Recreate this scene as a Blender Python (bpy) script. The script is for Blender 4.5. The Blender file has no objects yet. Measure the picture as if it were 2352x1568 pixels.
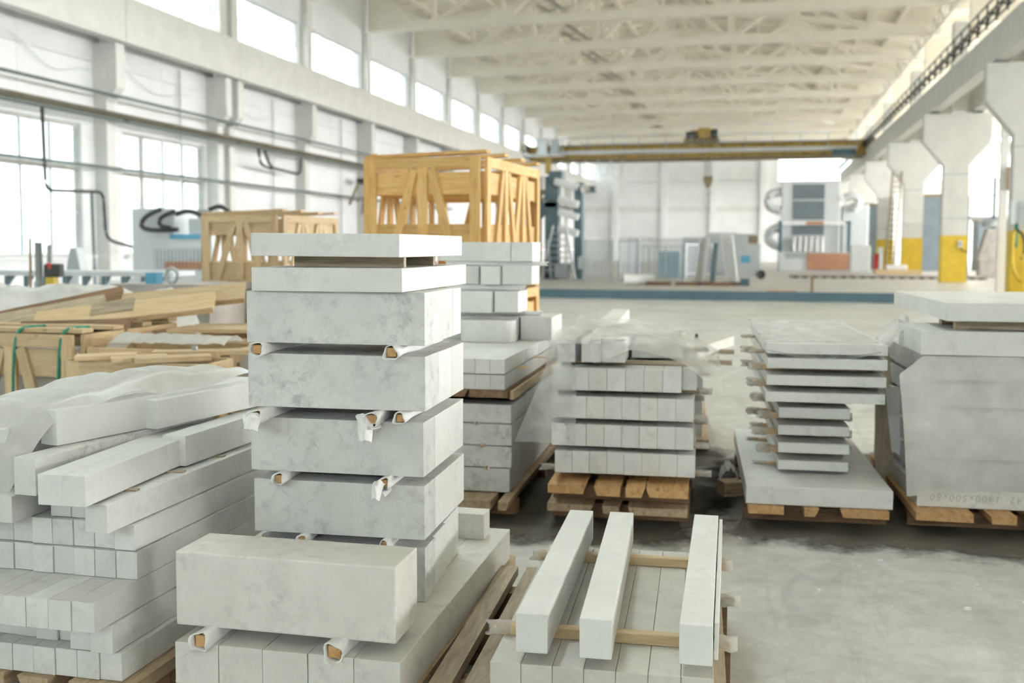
import bpy, bmesh, math, random
from mathutils import Vector, Matrix, noise
random.seed(7)
S = bpy.context.scene
COL = S.collection
# ---------------------------------------------------------------- camera
FPX, CXP, CYP = 2350.0, 1176.0, 730.0            # focal length and principal point in pixels of the 2352x1568 frame
YAW, PIT, ROLL = math.atan(569/2350), math.atan(165/2350), -0.003
fw = Vector((-math.sin(YAW)*math.cos(PIT), math.cos(YAW)*math.cos(PIT), -math.sin(PIT)))
r0 = Vector((math.cos(YAW), math.sin(YAW), 0)); u0 = r0.cross(fw)
rr = math.cos(ROLL)*r0 - math.sin(ROLL)*u0; uu = math.sin(ROLL)*r0 + math.cos(ROLL)*u0
cd = bpy.data.cameras.new('camera'); cam = bpy.data.objects.new('camera', cd); COL.objects.link(cam)
cam.matrix_world = Matrix(((rr.x, uu.x, -fw.x, 0), (rr.y, uu.y, -fw.y, 0), (rr.z, uu.z, -fw.z, 1.6), (0, 0, 0, 1)))
cd.sensor_width = 36; cd.lens = FPX/2352*36; cd.shift_y = -(784-CYP)/2352
cd.clip_end = 500; cd.clip_start = .05
cd.dof.use_dof = True; cd.dof.focus_distance = 3.55; cd.dof.aperture_fstop = 2.4
S.camera = cam
# ---------------------------------------------------------------- sky, exposure
W = bpy.data.worlds.new('overcast_sky'); S.world = W; W.use_nodes = True
bg = W.node_tree.nodes['Background']; bg.inputs[0].default_value = (.992, .982, .965, 1); bg.inputs[1].default_value = 21.5
S.view_settings.view_transform = 'Standard'; S.view_settings.look = 'None'
S.view_settings.exposure = 0.1; S.view_settings.gamma = 1; S.view_settings.use_curve_mapping = False
S.cycles.max_bounces = 7; S.cycles.diffuse_bounces = 5; S.cycles.glossy_bounces = 2; S.cycles.transmission_bounces = 2; S.cycles.transparent_max_bounces = 10
S.cycles.use_adaptive_sampling = True; S.cycles.adaptive_threshold = .08
S.cycles.caustics_reflective = False; S.cycles.caustics_refractive = False
S.cycles.sample_clamp_indirect = 8
# ---------------------------------------------------------------- materials
def node(nt, t, **k):
    n = nt.nodes.new(t)
    for a, b in k.items(): setattr(n, a, b)
    return n
def ramp(nt, fac, stops):
    r = node(nt, 'ShaderNodeValToRGB'); e = r.color_ramp.elements
    while len(e) < len(stops): e.new(.5)
    for i, (p, c) in enumerate(stops): e[i].position = p; e[i].color = (*c, 1) if len(c) == 3 else c
    nt.links.new(fac, r.inputs[0]); return r.outputs[0]
def newmat(name):
    m = bpy.data.materials.new(name); m.use_nodes = True; nt = m.node_tree
    return m, nt, nt.nodes['Principled BSDF']
def coords(nt, scale=(1, 1, 1), rnd=True, space='Object'):
    tc = node(nt, 'ShaderNodeTexCoord'); mp = node(nt, 'ShaderNodeMapping'); mp.inputs['Scale'].default_value = scale
    nt.links.new(tc.outputs[space], mp.inputs['Vector'])
    if rnd:
        oi = node(nt, 'ShaderNodeObjectInfo'); ml = node(nt, 'ShaderNodeMath', operation='MULTIPLY'); ml.inputs[1].default_value = 60
        cb = node(nt, 'ShaderNodeCombineXYZ'); nt.links.new(oi.outputs['Random'], ml.inputs[0])
        for i in range(3): nt.links.new(ml.outputs[0], cb.inputs[i])
        nt.links.new(cb.outputs[0], mp.inputs['Location'])
    return mp.outputs[0]
def nz(nt, vec, scale, detail=4, rough=.55, dist=0):
    n = node(nt, 'ShaderNodeTexNoise'); n.inputs['Scale'].default_value = scale; n.inputs['Detail'].default_value = detail
    n.inputs['Roughness'].default_value = rough; n.inputs['Distortion'].default_value = dist
    nt.links.new(vec, n.inputs['Vector']); return n.outputs[0]
def mix(nt, a, b, fac, mode='MIX'):
    m = node(nt, 'ShaderNodeMix', data_type='RGBA', blend_type=mode)
    for s, v in ((0, fac), (6, a), (7, b)):
        if hasattr(v, 'is_output'): nt.links.new(v, m.inputs[s])
        else: m.inputs[s].default_value = v if s == 0 else (*v, 1)
    return m.outputs[2]
def bump(nt, bs, h, st, d=.01):
    b = node(nt, 'ShaderNodeBump'); b.inputs['Strength'].default_value = st; b.inputs['Distance'].default_value = d
    nt.links.new(h, b.inputs['Height']); nt.links.new(b.outputs[0], bs.inputs['Normal'])
def plain(name, c, rough=.5, metal=0, var=.12, vs=4):
    m, nt, b = newmat(name); b.inputs['Roughness'].default_value = rough; b.inputs['Metallic'].default_value = metal
    v = coords(nt); n = nz(nt, v, vs, 5)
    d = tuple(x*(1-var) for x in c); l = tuple(min(1, x*(1+var*.5)) for x in c)
    nt.links.new(ramp(nt, n, [(.3, d), (.7, l)]), b.inputs['Base Color']); return m
def marble(name, light, mid, vein, veins=.5, streak=(1, 1, 1), rough=.38):
    m, nt, b = newmat(name); v = coords(nt, streak)
    cloud = ramp(nt, nz(nt, v, 3.2, 7, .6, .4), [(.32, mid), (.62, light)])
    f = ramp(nt, nz(nt, v, 19, 9, .7, .35), [(.47, (0, 0, 0)), (.68, (1, 1, 1))])
    g = ramp(nt, nz(nt, v, 5, 5, .6, .3), [(.42, (.10, .10, .10)), (.70, (1, 1, 1))])
    k = mix(nt, f, g, 1.0, 'MULTIPLY')
    kk = node(nt, 'ShaderNodeMath', operation='MULTIPLY'); kk.inputs[1].default_value = veins; nt.links.new(k, kk.inputs[0])
    c = mix(nt, cloud, vein, kk.outputs[0])
    oi = node(nt, 'ShaderNodeObjectInfo'); rm = node(nt, 'ShaderNodeMapRange'); rm.inputs[3].default_value = .93; rm.inputs[4].default_value = 1.04
    nt.links.new(oi.outputs['Random'], rm.inputs[0])
    c2 = node(nt, 'ShaderNodeVectorMath', operation='SCALE'); nt.links.new(c, c2.inputs[0]); nt.links.new(rm.outputs[0], c2.inputs['Scale'])
    spot = ramp(nt, nz(nt, v, 26, 2, .5), [(.735, (0, 0, 0)), (.78, (1, 1, 1))])
    sp = node(nt, 'ShaderNodeMath', operation='MULTIPLY'); sp.inputs[1].default_value = .35; nt.links.new(spot, sp.inputs[0])
    c3 = mix(nt, c2.outputs[0], (.52, .46, .36), sp.outputs[0])
    nt.links.new(c3, b.inputs['Base Color']); b.inputs['Roughness'].default_value = rough
    bump(nt, b, nz(nt, v, 60, 3), .06, .004); return m
def wood(name, a, bcol, dark, rough=.65, knots=True):
    m, nt, b = newmat(name); v = coords(nt, (1.2, 9, 9))
    base = ramp(nt, nz(nt, v, 3.5, 6, .6, .8), [(.25, dark), (.5, a), (.75, bcol)])
    fine = ramp(nt, nz(nt, v, 16, 3, .5, .2), [(.3, (.78, .78, .78)), (.7, (1, 1, 1))])
    c = mix(nt, base, fine, .55, 'MULTIPLY')
    if knots:
        kv = coords(nt, (1, 2.2, 2.2)); vo = node(nt, 'ShaderNodeTexVoronoi'); vo.inputs['Scale'].default_value = 4.2; nt.links.new(kv, vo.inputs['Vector'])
        kf = ramp(nt, vo.outputs['Distance'], [(.05, (1, 1, 1)), (.11, (0, 0, 0))])
        km = node(nt, 'ShaderNodeMath', operation='MULTIPLY'); km.inputs[1].default_value = .6; nt.links.new(kf, km.inputs[0])
        c = mix(nt, c, tuple(x*.5 for x in dark), km.outputs[0])
    oi = node(nt, 'ShaderNodeObjectInfo'); rm = node(nt, 'ShaderNodeMapRange'); rm.inputs[3].default_value = .82; rm.inputs[4].default_value = 1.1
    nt.links.new(oi.outputs['Random'], rm.inputs[0])
    c2 = node(nt, 'ShaderNodeVectorMath', operation='SCALE'); nt.links.new(c, c2.inputs[0]); nt.links.new(rm.outputs[0], c2.inputs['Scale'])
    nt.links.new(c2.outputs[0], b.inputs['Base Color']); b.inputs['Roughness'].default_value = rough
    bump(nt, b, nz(nt, v, 14, 3), .25, .004); return m
def filmmat(name, alpha, tint=(.86, .88, .88), streak=True):
    m, nt, b = newmat(name); nt.nodes.remove(b); out = nt.nodes['Material Output']
    v = coords(nt); n = nz(nt, v, 5, 4, .55, .2)
    tr = node(nt, 'ShaderNodeBsdfTransparent'); df = node(nt, 'ShaderNodeBsdfPrincipled'); tl = node(nt, 'ShaderNodeBsdfTranslucent')
    df.inputs['Base Color'].default_value = (*tint, 1); df.inputs['Roughness'].default_value = .28; tl.inputs[0].default_value = (*tint, 1)
    bp = node(nt, 'ShaderNodeBump'); bp.inputs['Strength'].default_value = .10; bp.inputs['Distance'].default_value = .01
    nt.links.new(nz(nt, v, 6, 3, .5, .8), bp.inputs['Height']); nt.links.new(bp.outputs[0], df.inputs['Normal'])
    m1 = node(nt, 'ShaderNodeMixShader'); m1.inputs[0].default_value = .4; nt.links.new(df.outputs[0], m1.inputs[1]); nt.links.new(tl.outputs[0], m1.inputs[2])
    m2 = node(nt, 'ShaderNodeMixShader'); mr = node(nt, 'ShaderNodeMapRange'); mr.inputs[1].default_value = .35; mr.inputs[2].default_value = .72
    mr.inputs[3].default_value = max(0, alpha-.08); mr.inputs[4].default_value = min(1, alpha+.14)
    nt.links.new(n, mr.inputs[0]); nt.links.new(mr.outputs[0], m2.inputs[0])
    nt.links.new(tr.outputs[0], m2.inputs[1]); nt.links.new(m1.outputs[0], m2.inputs[2]); nt.links.new(m2.outputs[0], out.inputs[0]); return m
def glassmat(name='window_glass', k=1.0):
    m, nt, b = newmat(name); nt.nodes.remove(b); out = nt.nodes['Material Output']
    tr = node(nt, 'ShaderNodeBsdfTransparent'); gl = node(nt, 'ShaderNodeBsdfGlossy'); gl.inputs['Roughness'].default_value = .05
    v = coords(nt); r = ramp(nt, nz(nt, v, 1.5, 4), [(.3, (.84*k, .93*k, .95*k)), (.7, (.95*k, .985*k, .985*k))]); nt.links.new(r, tr.inputs[0])
    mx = node(nt, 'ShaderNodeMixShader'); mx.inputs[0].default_value = .05
    nt.links.new(tr.outputs[0], mx.inputs[1]); nt.links.new(gl.outputs[0], mx.inputs[2]); nt.links.new(mx.outputs[0], out.inputs[0]); return m
def floormat():
    m, nt, b = newmat('dusty_concrete'); v = coords(nt, rnd=False)
    a = ramp(nt, nz(nt, v, .55, 8, .62, .6), [(.3, (.47, .465, .435)), (.52, (.59, .585, .555)), (.72, (.67, .67, .645))])
    f = ramp(nt, nz(nt, v, 7, 8, .72, .4), [(.33, (.70, .70, .69)), (.60, (1, 1, 1))]); c = mix(nt, a, f, .85, 'MULTIPLY')
    sc = ramp(nt, nz(nt, coords(nt, (1, .25, 1), rnd=False), 3, 7, .7, 1.6), [(.53, (0, 0, 0)), (.68, (1, 1, 1))])
    sm = node(nt, 'ShaderNodeMath', operation='MULTIPLY'); sm.inputs[1].default_value = .5; nt.links.new(sc, sm.inputs[0])
    c = mix(nt, c, (.30, .31, .31), sm.outputs[0])
    nt.links.new(c, b.inputs['Base Color'])
    nt.links.new(ramp(nt, nz(nt, v, 1.3, 5), [(.3, (.30,)*3), (.7, (.48,)*3)]), b.inputs['Roughness'])
    bump(nt, b, nz(nt, v, 30, 5), .12, .01); return m
M = {}
M['marble'] = marble('white_marble', (.76, .768, .752), (.68, .688, .672), (.44, .455, .45), .7)
M['marble_v'] = marble('grey_veined_marble', (.73, .738, .72), (.61, .622, .61), (.30, .315, .315), 1.05)
M['marble_w'] = marble('bright_white_marble', (.81, .82, .805), (.745, .755, .74), (.56, .57, .565), .5)
M['marble_c'] = marble('creamy_marble', (.74, .735, .695), (.655, .65, .605), (.40, .395, .37), .8)
M['marble_d'] = marble('dusty_marble', (.62, .605, .555), (.54, .525, .475), (.38, .37, .34), .7, rough=.55)
M['pine'] = wood('fresh_pine', (.74, .47, .17), (.82, .57, .26), (.58, .32, .09))
M['pine_p'] = wood('pale_pine', (.62, .47, .28), (.70, .56, .36), (.50, .34, .17))
M['pallet'] = wood('pallet_wood', (.47, .355, .225), (.57, .45, .31), (.31, .20, .105))
M['pallet_o'] = wood('orange_end_grain', (.55, .33, .14), (.62, .42, .21), (.40, .19, .06))
M['wood_d'] = wood('dark_damp_and_shaded_wood', (.22, .13, .07), (.33, .20, .11), (.12, .07, .035))
M['wood_g'] = wood('weathered_plank', (.42, .35, .25), (.55, .46, .33), (.24, .19, .13))
M['foam'] = plain('white_packing_foam', (.86, .87, .86), .55, 0, .05, 12)
M['film'] = filmmat('clear_plastic_film', .33)
M['film2'] = filmmat('milky_plastic_film', .76, (.90, .90, .875)); M['film4'] = filmmat('cloudy_plastic_film', .46, (.88, .88, .84))
M['film3'] = filmmat('white_plastic_sheet', .88, (.88, .885, .87))
M['wall'] = plain('white_wall_paint', (.86, .875, .89), .75, 0, .06, .7)
M['cream'] = plain('cream_roof_paint', (.85, .80, .69), .7, 0, .07, 1.2)
M['trusspaint'] = plain('cream_truss_paint', (.88, .84, .74), .6, 0, .06, 1.5)
M['concrete'] = plain('painted_column_concrete', (.76, .76, .74), .7, 0, .08, 1.6)
M['colpaint'] = plain('grey_white_column_paint', (.63, .63, .605), .7, 0, .08, 1.6)
M['yellow'] = plain('yellow_column_paint', (.66, .46, .035), .5, 0, .15, 3)
M['floor'] = floormat()
M['glass'] = glassmat(); M['glass_d'] = glassmat('dusty_window_glass', .33); M['glass_c'] = glassmat('clerestory_glass', .52)
M['steel'] = plain('grey_steel', (.42, .46, .48), .45, .3, .15, 5)
M['steel_l'] = plain('light_grey_paint', (.66, .70, .72), .45, 0, .06, 4)
M['mullion'] = plain('window_frame_paint', (.55, .55, .52), .6, 0, .15, 5)
M['teal'] = plain('dark_teal_paint', (.10, .16, .185), .45, 0, .2, 4)
M['bluebeam'] = plain('blue_grey_beam_paint', (.08, .15, .19), .5, 0, .15, 3)
M['black'] = plain('black_rubber', (.045, .05, .05), .55, 0, .2, 6)
M['pipe'] = plain('brown_painted_pipe', (.13, .115, .082), .55, 0, .25, 3)
M['pipe_g'] = plain('grey_green_pipe', (.15, .19, .19), .5, 0, .15, 3)
M['ochre'] = plain('ochre_crane_paint', (.52, .36, .10), .55, 0, .3, 2)
M['ochre_d'] = plain('brown_crane_steel', (.26, .21, .13), .6, 0, .3, 3)
M['blue'] = plain('blue_paint', (.10, .36, .55), .5, 0, .1, 4)
M['green'] = plain('green_strap', (.02, .25, .16), .4, 0, .15, 8)
M['copper'] = plain('copper_brown_panel', (.46, .24, .15), .5, 0, .15, 3)
M['rust'] = plain('stained_grey_vat', (.44, .41, .39), .7, 0, .3, 2.5)
M['red'] = plain('red_paint', (.62, .06, .06), .5, 0, .1, 5)
M['board_r'] = plain('brown_panel_board', (.50, .34, .22), .6, 0, .12, 4)
M['ink'] = plain('pencil_mark', (.47, .465, .43), .8, 0, .1, 30)
M['dust'] = plain('dark_floor_dirt', (.10, .093, .072), .8, 0, .45, 3)
M['ground'] = plain('outdoor_ground', (.55, .56, .53), .9, 0, .1, .2)
M['greenwall'] = plain('pale_green_wall', (.50, .62, .50), .7, 0, .06, .5)
M['darkpanel'] = plain('dark_blue_panel', (.16, .20, .23), .5, 0, .15, 2)
M['slab_grey'] = plain('grey_polished_slab', (.47, .51, .52), .3, 0, .06, 2)
M['hoist'] = plain('light_tarp', (.84, .83, .80), .6, 0, .04, 2)
# ---------------------------------------------------------------- helpers
_cache = {}
def box_mesh(sx, sy, sz, bev=0.0, jit=0.0):
    k = (round(sx, 4), round(sy, 4), round(sz, 4), bev, jit)
    if k in _cache and not jit: return _cache[k]
    bm = bmesh.new(); bmesh.ops.create_cube(bm, size=1)
    for v in bm.verts: v.co = Vector((v.co.x*sx, v.co.y*sy, v.co.z*sz))
    if jit:
        for v in bm.verts: v.co += Vector([random.uniform(-jit, jit) for _ in range(3)])
    if bev: bmesh.ops.bevel(bm, geom=bm.edges[:], offset=bev, segments=2 if bev > .0015 else 1, affect='EDGES', profile=.6)
    me = bpy.data.meshes.new('box'); bm.to_mesh(me); bm.free(); _cache[k] = me; return me
def setp(o, label=None, cat=None, group=None, kind=None):
    for k, v in (('label', label), ('category', cat), ('group', group), ('kind', kind)):
        if v: o[k] = v
    return o
def link(name, me, mat, parent=None, loc=(0, 0, 0), rot=(0, 0, 0)):
    if mat and not (me.materials and me.materials[0] == mat):
        if me.users and me.materials and me.materials[0] != mat: me = me.copy(); me.materials.clear()
        me.materials.append(mat)
    o = bpy.data.objects.new(name, me); COL.objects.link(o); o.location = loc
    if isinstance(rot, Matrix): o.rotation_euler = rot.to_euler()
    else: o.rotation_euler = rot
    if parent: o.parent = parent
    return o
_mcache = {}
def box(name, lo, hi, mat, parent=None, rz=0, bev=0, jit=0, tilt=(0, 0), piv=None):
    """axis box lo..hi turned by rz about the point piv (its own frame); centre is the object's origin"""
    c = [(a+b)/2 for a, b in zip(lo, hi)]; s = [abs(b-a) for a, b in zip(lo, hi)]
    key = (round(s[0], 4), round(s[1], 4), round(s[2], 4), bev, mat.name)
    if jit or key not in _mcache:
        me = box_mesh(*s, bev, jit).copy() if not jit else box_mesh(*s, bev, jit); me.materials.clear(); me.materials.append(mat)
        if not jit: _mcache[key] = me
    else: me = _mcache[key]
    if piv:
        d = Vector((c[0]-piv[0], c[1]-piv[1])); d.rotate(Matrix.Rotation(rz, 2)); c[0], c[1] = piv[0]+d.x, piv[1]+d.y
    return link(name, me, None, parent, c, (tilt[0], tilt[1], rz))
def bar(name, p0, p1, w, t, mat, parent=None, up=(0, 0, 1), bev=0, jit=0):
    """board from p0 to p1, width w across, thickness t along up; local X runs with the grain"""
    p0, p1 = Vector(p0), Vector(p1); d = p1-p0; L = d.length; x = d.normalized(); z = Vector(up); z = (z-x*z.dot(x))
    z = z.normalized() if z.length > 1e-5 else Vector((1, 0, 0)); y = z.cross(x)
    key = (round(L, 4), round(w, 4), round(t, 4), bev, mat.name)
    if jit or key not in _mcache:
        me = box_mesh(L, w, t, bev, jit) if jit else box_mesh(L, w, t, bev).copy(); me.materials.clear(); me.materials.append(mat)
        if not jit: _mcache[key] = me
    else: me = _mcache[key]
    R = Matrix((x, y, z)).transposed()
    return link(name, me, None, parent, (p0+p1)/2, R)
def thing(name, label, cat, loc=(0, 0, 0), rz=0, group=None, kind=None):
    o = bpy.data.objects.new(name, None); COL.objects.link(o); o.location = loc; o.rotation_euler = (0, 0, rz); o.empty_display_size = .1
    return setp(o, label, cat, group, kind)
def mesh(name, verts, faces, mat, parent=None, smooth=True, loc=(0, 0, 0), rot=(0, 0, 0)):
    me = bpy.data.meshes.new(name); me.from_pydata([tuple(v) for v in verts], [], faces); me.update()
    if smooth: me.polygons.foreach_set('use_smooth', [True]*len(me.polygons))
    me.materials.append(mat); return link(name, me, None, parent, loc, rot)
def tube(name, pts, r, mat, parent=None, n=8, closed=False, smooth=3):
    """round tube along a polyline that is rounded at its corners"""
    P = [Vector(p) for p in pts]
    for _ in range(smooth if len(P) > 2 else 0):
        Q = [P[0]]
        for a, b in zip(P, P[1:]): Q += [a.lerp(b, .25), a.lerp(b, .75)]
        Q.append(P[-1]); P = Q
    vs, fs = [], []
    for i, p in enumerate(P):
        d = (P[min(i+1, len(P)-1)]-P[max(i-1, 0)]).normalized(); a = d.orthogonal() if abs(d.z) > .95 else d.cross(Vector((0, 0, 1)))
        a.normalize(); b = d.cross(a)
        for k in range(n): t = 2*math.pi*k/n; vs.append(p+(a*math.cos(t)+b*math.sin(t))*r)
    for i in range(len(P)-1):
        for k in range(n): fs.append((i*n+k, i*n+(k+1) % n, (i+1)*n+(k+1) % n, (i+1)*n+k))
    fs += [tuple(range(n)), tuple((len(P)-1)*n+k for k in range(n-1, -1, -1))]
    return mesh(name, vs, fs, mat, parent)
def elbows(pts, r):
    """points of a pipe run whose corners are bends of radius r"""
    P = [Vector(p) for p in pts]; Q = [P[0]]
    for a, b, c in zip(P, P[1:], P[2:]):
        d0, d1 = (a-b).normalized(), (c-b).normalized(); q = min(r, (a-b).length*.45, (c-b).length*.45)
        for t in (0, .25, .5, .75, 1): u = (b+d0*q).lerp(b, t); v = b.lerp(b+d1*q, t); Q.append(u.lerp(v, t))
    return Q+[P[-1]]
def cyl(name, p0, p1, r, mat, parent=None, n=16): return tube(name, [p0, p1], r, mat, parent, n, smooth=0)
def prism(name, poly, lo, hi, axis, mat, parent=None):
    """outline poly (2-D) extruded along axis 0/1/2 from lo to hi"""
    def P(a, b, h): return (h, a, b) if axis == 0 else (a, h, b) if axis == 1 else (a, b, h)
    n = len(poly); vs = [P(a, b, lo) for a, b in poly]+[P(a, b, hi) for a, b in poly]
    fs = [tuple(range(n)), tuple(range(2*n-1, n-1, -1))]+[(i, i+n, (i+1) % n+n, (i+1) % n) for i in range(n)]
    o = mesh(name, vs, fs, mat, parent, smooth=False)
    bm = bmesh.new(); bm.from_mesh(o.data); bmesh.ops.recalc_face_normals(bm, faces=bm.faces[:]); bm.to_mesh(o.data); bm.free(); return o
ORD = ['first', 'second', 'third', 'fourth', 'fifth', 'sixth', 'seventh', 'eighth', 'ninth', 'tenth', 'eleventh', 'twelfth', 'thirteenth']
NUM = ['one', 'two', 'three', 'four', 'five', 'six', 'seven', 'eight']
def sub(o, part):
    """make o a piece of the part, both laid out in the thing's own axes"""
    o.parent = part; o.matrix_parent_inverse = part.matrix_basis.inverted(); return o
class Frame:
    """a stack's own axes: origin on the floor, turned by rz"""
    def __init__(s, x, y, deg=0): s.x, s.y, s.rz = x, y, math.radians(deg)
    def p(s, x, y, z=0):
        v = Vector((x, y)); v.rotate(Matrix.Rotation(s.rz, 2)); return (s.x+v.x, s.y+v.y, z)
    def box(s, name, lo, hi, mat, bev=.0025, dr=0, tilt=(0, 0), parent=None, jit=0):
        o = box(name, lo, hi, mat, parent, 0, bev, jit); c = o.location.copy()
        o.location = s.p(c.x, c.y, c.z); o.rotation_euler = (tilt[0], tilt[1], s.rz+math.radians(dr)); return o
    def thing(s, name, label, cat, x=0, y=0, z=0, group=None): return thing(name, label, cat, s.p(x, y, z), s.rz, group)
def pallet(F, x0, x1, y0, y1, ztop, boards, label, bt=.035, mat='pallet', emat='pallet', zb=0, cut=True, bear=3):
    """boards run front to back on cross bearers; every board and bearer its own part"""
    t = F.thing('pallet', label, 'pallet', x0, y0, zb, 'wooden pallets under the marble stacks'); L = y1-y0
    for (a, b) in boards:
        w = b-a; d = random.uniform(0, .03) if cut else 0; q = random.uniform(-.3, .3)*min(w, .08)
        zt, zl = ztop-zb, ztop-zb-bt
        poly = [(a-x0, zt), (b-x0, zt), (b-x0-max(0, q), zl), (a-x0+max(0, -q), zl)]
        o = prism('deck_board', poly, d, L, 1, M[mat], t)
        o.data = regrain(o)
    for i in range(bear):
        yy = .30+(L-.5)*i/(bear-1)
        bar('bearer', (.0, yy, (ztop-zb-bt)/2+.002), (x1-x0, yy, (ztop-zb-bt)/2+.002), .09, ztop-zb-bt-.006, M['wood_d'], t)  # bearers darkened to stand for the shadow beneath the deck
    return t
def regrain(o):
    """swap axes of a board mesh so that its grain (local X) runs along Y of its thing"""
    me = o.data; R = Matrix.Rotation(math.pi/2, 4, 'Z'); me.transform(R.inverted()); o.matrix_local = o.matrix_local @ R; return me
def sleeve_mesh(L, r, seed, flap=0.0, flare=1.0):
    rnd = random.Random(seed); n = 20; rings = 15; vs, fs = [], []
    ph = [rnd.uniform(0, 6.28) for _ in range(4)]
    def rad(k, i, inner):
        t = 2*math.pi*k/n; sq = 1/max(abs(math.cos(t)), abs(math.sin(t))); sq = 1+.55*(sq-1)
        w = 1+.09*math.sin(3*t+ph[0]+i*.5)+.06*math.sin(5*t+ph[1]-i*.8)
        fl = 1+(flare-1)*max(0, 1-i*L/(rings-1)/.11)
        return r*sq*w*fl*(.86 if inner else 1)
    for inner in (0, 1):
        for i in range(rings):
            x = L*i/(rings-1)
            for k in range(n):
                t = 2*math.pi*k/n; e = .012*math.sin(2*t+ph[2]) if i == 0 else 0
                q = rad(k, i, inner); vs.append((x+e, q*math.cos(t), q*math.sin(t)))
    for inner in (0, 1):
        o = inner*rings*n
        for i in range(rings-1):
            for k in range(n):
                f = (o+i*n+k, o+i*n+(k+1) % n, o+(i+1)*n+(k+1) % n, o+(i+1)*n+k); fs.append(f if not inner else f[::-1])
    for k in range(n): fs.append((k, rings*n+k, rings*n+(k+1) % n, (k+1) % n))
    if flap:
        b = len(vs)
        for i in range(6):
            for j in range(5):
                u, v = i/5, j/4
                vs.append((-.006+u*L*.42-.02*v, r*(.5+v*flap/r*.8), -r*(.92)-.012*v*math.sin(3*u+ph[0])-.5*r*v*v))
        for i in range(5):
            for j in range(4): fs.append((b+i*5+j, b+i*5+j+1, b+(i+1)*5+j+1, b+(i+1)*5+j))
    return vs, fs
def spacer(F, x, y0, y1, z, label, r=.02, seed=1, flap=0, group='foam wrapped spacer sticks', bare=0.0, back=False):
    """wooden stick in a white foam sleeve, lying front to back between two layers; its front end at y0"""
    t = F.thing('spacer_stick', label, 'spacer', x, y0, z, group)
    s = r*1.05
    bar('stick', (0, -bare+.012, 0), (0, y1-y0-.01, 0), s*1.5, s*1.42, M['pallet_o'], t, bev=.004)
    vs, fs = sleeve_mesh(y1-y0, r, seed, flap, 1.22)
    mesh('foam_sleeve', [(-b, a, c) for a, b, c in vs], fs, M['foam'], t)
    return t
# ================================================================ THE HALL
PI = math.pi
Y0, Y1, XL, XR = -14.0, 112.0, -19.0, 34.0
CY_L = [26.7+6.7*k for k in range(-6, 13)]                 # left column lines
CY_R = [50.6+13.4*k for k in range(-4, 5)]                 # right column lines
def struct(o): o['kind'] = 'structure'; return o
struct(box('floor', (XL-.3, Y0, -.3), (XR+.3, Y1+.3, 0), M['floor']))
setp(struct(box('outdoor_ground', (-160, -120, -.6), (180, 260, -.35), M['ground'])), 'pale open ground outside the factory windows', None)
# ---- left wall: panels with real openings
wl = thing('wall_left', 'white panelled long wall with big windows below and a window band above', None, kind='structure')
n_win = 0
def window(x, ya, yb, za, zb, cols, rows, mats=('mullion', 'glass'), thick=None, lab='tall factory window'):
    global n_win; n_win += 1
    w = thing(f'window_{n_win}', lab, None, (x, ya, za), kind='structure')
    L, Hh = yb-ya, zb-za
    for p0, p1, ww in [((0, 0, .04), (0, L, .04), .09), ((0, 0, Hh-.04), (0, L, Hh-.04), .09)]: bar('frame_rail', p0, p1, .09, ww, M['mullion'], w)
    for j in (0, L): bar('frame_stile', (0, j, 0), (0, j, Hh), .09, .13 if rows == 3 else .07, M['mullion'], w, up=(0, 1, 0))
    for i in range(1, cols):
        t = .15 if thick and i in thick else .035
        bar('mullion', (0, L*i/cols, 0), (0, L*i/cols, Hh), .09, t, M['mullion'] if t > .1 else M['steel_l'], w, up=(0, 1, 0))
    for j in range(1, rows):
        big = j == 2 and rows == 3
        bar('transom', (0, 0, Hh*j/rows), (0, L, Hh*j/rows), .1, .13 if big else .04, M['mullion'] if big else M['steel_l'], w)
    for i in range(cols):
        for j in range(rows):
            box('pane', (-.008, L*i/cols+.002, Hh*j/rows+.002), (.008, L*(i+1)/cols-.002, Hh*(j+1)/rows-.002), M['glass_d' if rows == 3 else 'glass_c'], w)
    return w
edges = [c for c in CY_L if Y0 < c < Y1]
for i, c in enumerate(CY_L):
    a, b = max(c, Y0), min(c+6.7, Y1)
    if b <= a: continue
    lowwin = c < 28 and c > -8
    wa, wb = c+1.15, c+5.9
    g = .006
    box('wall_panel', (XL-.3, a+g, 0), (XL, b-g, 1.25), M['wall'], wl)
    if lowwin:
        box('wall_panel', (XL-.3, a+g, 1.26), (XL, wa, 5.05), M['wall'], wl); box('wall_panel', (XL-.3, wb, 1.26), (XL, b-g, 5.05), M['wall'], wl)
    else:
        for z in (1.26, 3.16): box('wall_panel', (XL-.3, a+g, z), (XL, b-g, z+1.89), M['wall'], wl)
    h = (a+b)/2
    for (ya, yb) in ((a, h), (h, b)):
        box('wall_panel', (XL-.3, ya+g, 5.06), (XL, yb-g, 6.9), M['wall'], wl); box('wall_panel', (XL-.3, ya+g, 6.91), (XL, yb-g, 8.75), M['wall'], wl)
    box('wall_panel', (XL-.3, a+g, 8.76), (XL+.45, b-g, 8.93), M['wall'], wl)
    box('wall_panel', (XL-.1, a+g, 10.76), (XL+.35, b-g, 14.0), M['wall'], wl)
    ca, cb = c+.55, min(c+6.15, Y1-.3)
    box('wall_panel', (XL-.1, max(c-.55, Y0), 8.94), (XL+.3, ca, 10.75), M['wall'], wl)
    window(XL+.2, ca, cb, 8.94, 10.75, 3, 2, lab=f'bright clerestory window in the {(ORD+["fourteenth", "fifteenth", "sixteenth", "seventeenth", "eighteenth", "last"])[i]} bay of the left wall')
    if lowwin: window(XL-.15, wa, wb, 1.26, 5.05, 4, 3, thick=(1,) if c > 22 else (), lab=f'tall many paned window low in the {ORD[i]} bay of the left wall')
    if lowwin: box('window_sill', (XL-.02, wa-.1, 1.2), (XL+.18, wb+.1, 1.26), M['wall'], wl)
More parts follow.
